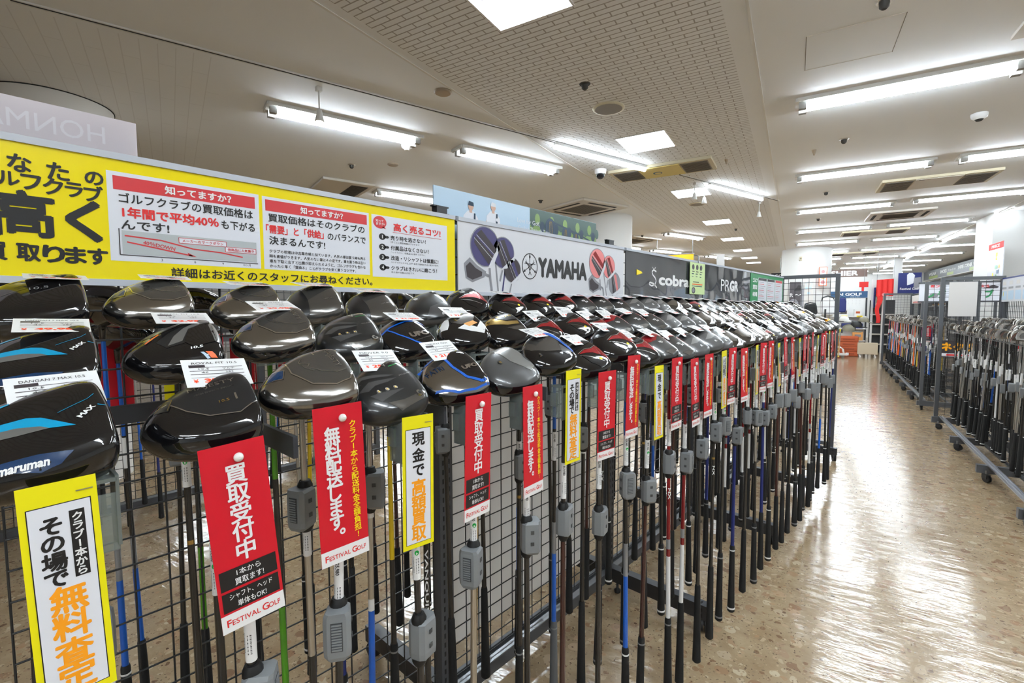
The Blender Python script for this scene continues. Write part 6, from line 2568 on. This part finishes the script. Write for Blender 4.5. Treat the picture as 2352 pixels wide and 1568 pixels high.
for i, (a, L_) in enumerate(((9.6, 1.2), (11.1, 1.5), (12.9, 1.7))):
    t = rack_local('brand_board', 'white board on the mesh of the far irons rack, %s from its near end' % nth(i + 1), 'sign', 1.51, a, 1.45)
    m = MB()
    m.box((-0.004, -L_ / 2, 0), (0, L_ / 2, 0.17), ('light_print', 'sign_white', 'sheet_white')[i])
    P = Print(m, (-0.004, 0, 0), (0, -1, 0), (0, 0, 1), (-1, 0, 0), 0.001)
    if i == 2:
        P.text('WEDGE SALE', 'ink_red', 0.0, 0.025, w=1.3, h=0.035, bold=0.03)
    m.obj('panel', t)
t = rack_local('sale_poster', 'dark poster with big orange writing low on the end of the far irons rack', 'poster', 1.36, 8.15, 0.72)
m = MB()
m.box((-0.19, 0, 0), (0.22, 0.006, 0.22), 'dark_print')
P = Print(m, (0, 0, 0), FU, FV, FN, 0.001)
P.text('ネクタ', 'amber', 0.01, 0.14, w=0.34, h=0.11, bold=0.06)
P.rect(-0.18, 0.015, 0.21, 0.055, 'sign_white', 1)
P.rect(-0.1, 0.025, 0.12, 0.045, 'ink_red', 2)
m.obj('sheet', t)
# bags and caps by the end of the left rack
t = far('bag_shelf', 'white shelf unit behind the end of the left rack', 'shelf', 10.3, 0.22)
m = MB()
m.box((-0.55, -0.25, 0), (0.36, 0.25, 0.06), 'wall_white')
m.box((-0.55, 0.22, 0), (0.36, 0.25, 1.22), 'wall_white')
m.obj('body', t)
for z in (0.6, 1.21):
    m = MB()
    m.box((-0.55, -0.25, z), (0.36, 0.25, z + 0.025), 'wall_white')
    m.obj('shelf', t)


def bag(label, d, c, z, w_, dp, h_, key, strap, tilt=0.0):
    t = far('sports_bag', label, 'bag', c, d, z)
    t.rotation_euler = (0, tilt, -YC)
    m = MB()
    pts = [(-w_ * .42, 0), (w_ * .42, 0), (w_ * .5, h_ * .2), (w_ * .48, h_ * .75), (w_ * .3, h_), (-w_ * .3, h_), (-w_ * .48, h_ * .75), (-w_ * .5, h_ * .2)]
    vs = [(x, -dp / 2, zz) for x, zz in pts] + [(x, dp / 2, zz) for x, zz in pts]
    n = len(pts)
    m.add(vs, [tuple(range(n)), tuple(reversed(range(n, 2 * n)))] + [((i + 1) % n, i, n + i, n + (i + 1) % n) for i in range(n)], key)
    m.obj('body', t, bevel=0.02)
    m = MB()
    m.tube([(-w_ * .45, 0, h_ * .7), (-w_ * .38, 0, h_ * 1.02), (0, 0, h_ * 1.12), (w_ * .38, 0, h_ * 1.02), (w_ * .45, 0, h_ * .7)], 0.012, strap, 8)
    m.obj('strap', t)


bag('dark green pouch bag seen through the end mesh', 0.26, 10.2, 1.235, 0.2, 0.2, 0.2, 'cap_black', 'rack_dark', -0.1)
bag('white sports bag with a black strap seen through the end mesh', 0.50, 10.1, 1.235, 0.21, 0.24, 0.30, 'white_gloss', 'rack_dark')
bag('navy blue bag right behind the end post of the left rack', 0.72, 10.35, 1.28, 0.13, 0.2, 0.26, 'navy', 'sign_blue')
t = far('cap_stand', 'thin dark stand that carries caps beside the bags', 'stand', 9.9, 0.46)
m = MB()
m.lathe([(0.16, 0), (0.16, 0.015), (0.02, 0.03)], 'rack_dark', 24)
m.obj('base', t)
m = MB()
m.cyl((0, 0, 0.03), (0, 0, 1.34), 0.014, 0.014, 'rack_dark', 10)
for z, x in ((1.27, 0.27), (0.98, 0.34), (1.05, 0.44), (1.13, 0.54)):
    m.cyl((0, 0, z), (x, -0.05, z), 0.006, 0.006, 'rack_dark', 6)
m.obj('pole', t)


def cap(label, d, c, z, r, key, rz):
    t = far('cap', label, 'cap', c, d, z)
    t.rotation_euler = (0.12, 0.1, rz - YC)
    m = MB()
    prof = [(r, 0.0), (r * 1.0, r * .25), (r * .9, r * .6), (r * .66, r * .88), (r * .3, r * 1.02), (r * .04, r * 1.05)]
    m.lathe(prof, key, 20)
    m.obj('crown', t)
    m = MB()
    out = [(r * .95 * math.cos(q), r * .95 * math.sin(q)) for q in [-.9 + 1.8 * i / 10 for i in range(11)]]
    out2 = [(r * (1.0 + .85 * math.cos((q) * 1.7)) * math.cos(q) if True else 0, r * 1.05 * math.sin(q)) for q in [.9 - 1.8 * i / 10 for i in range(11)]]
    m.prism(out + out2, -0.008, 0.0, key)
    m.obj('brim', t)


cap('olive grey cap, lowest on the cap stand', 0.80, 9.85, 0.98, 0.10, 'cap_olive', -0.3)
cap('black cap above the olive one on the stand', 0.90, 9.85, 1.05, 0.085, 'cap_black', -0.2)
cap('dark olive cap at the right end of the stand', 1.00, 9.85, 1.13, 0.075, 'cap_olive', 0.3)
cap('white cap near the top of the stand', 0.73, 9.85, 1.15, 0.07, 'cap_white', -0.8)
# hanging yellow sign far left
t = far('hanging_sign', 'yellow hanging sign far behind the black signs', 'sign', 11.0, -2.28, 2.25)
m = MB()
m.box((-0.45, 0, 0), (0.36, 0.01, 0.29), 'amber')
P = Print(m, (0, 0, 0), FU, FV, FN, 0.002)
P.text('28%', 'ink_black', 0.12, 0.10, w=0.34, h=0.11, bold=0.04)
m.obj('panel', t)
m = MB()
m.box((-0.47, -0.004, 0.29), (0.38, 0.014, 0.31), 'rail_alu')
for x in (-0.42, 0.34):
    m.cyl((x, 0.005, 0.31), (x, 0.005, CEIL - 2.25), 0.006, 0.006, 'rail_alu', 6)
m.obj('bracket', t)
t = far('hanging_sign', 'small black hanging sign left of the far round column', 'sign', 17.0, -0.36, 2.25)
m = MB()
m.box((-0.3, 0, 0), (0.2, 0.03, 0.2), 'ink_black')
P = Print(m, (0, 0, 0), FU, FV, FN, 0.002)
P.text('GOLF', 'sheet_white', -0.03, 0.1, w=0.34, h=0.1, bold=0.02)
m.obj('panel', t)
m = MB()
m.cyl((-0.05, 0.015, 0.2), (-0.05, 0.015, CEIL - 2.251), 0.008, 0.008, 'rail_alu', 6)
m.obj('hanger', t)
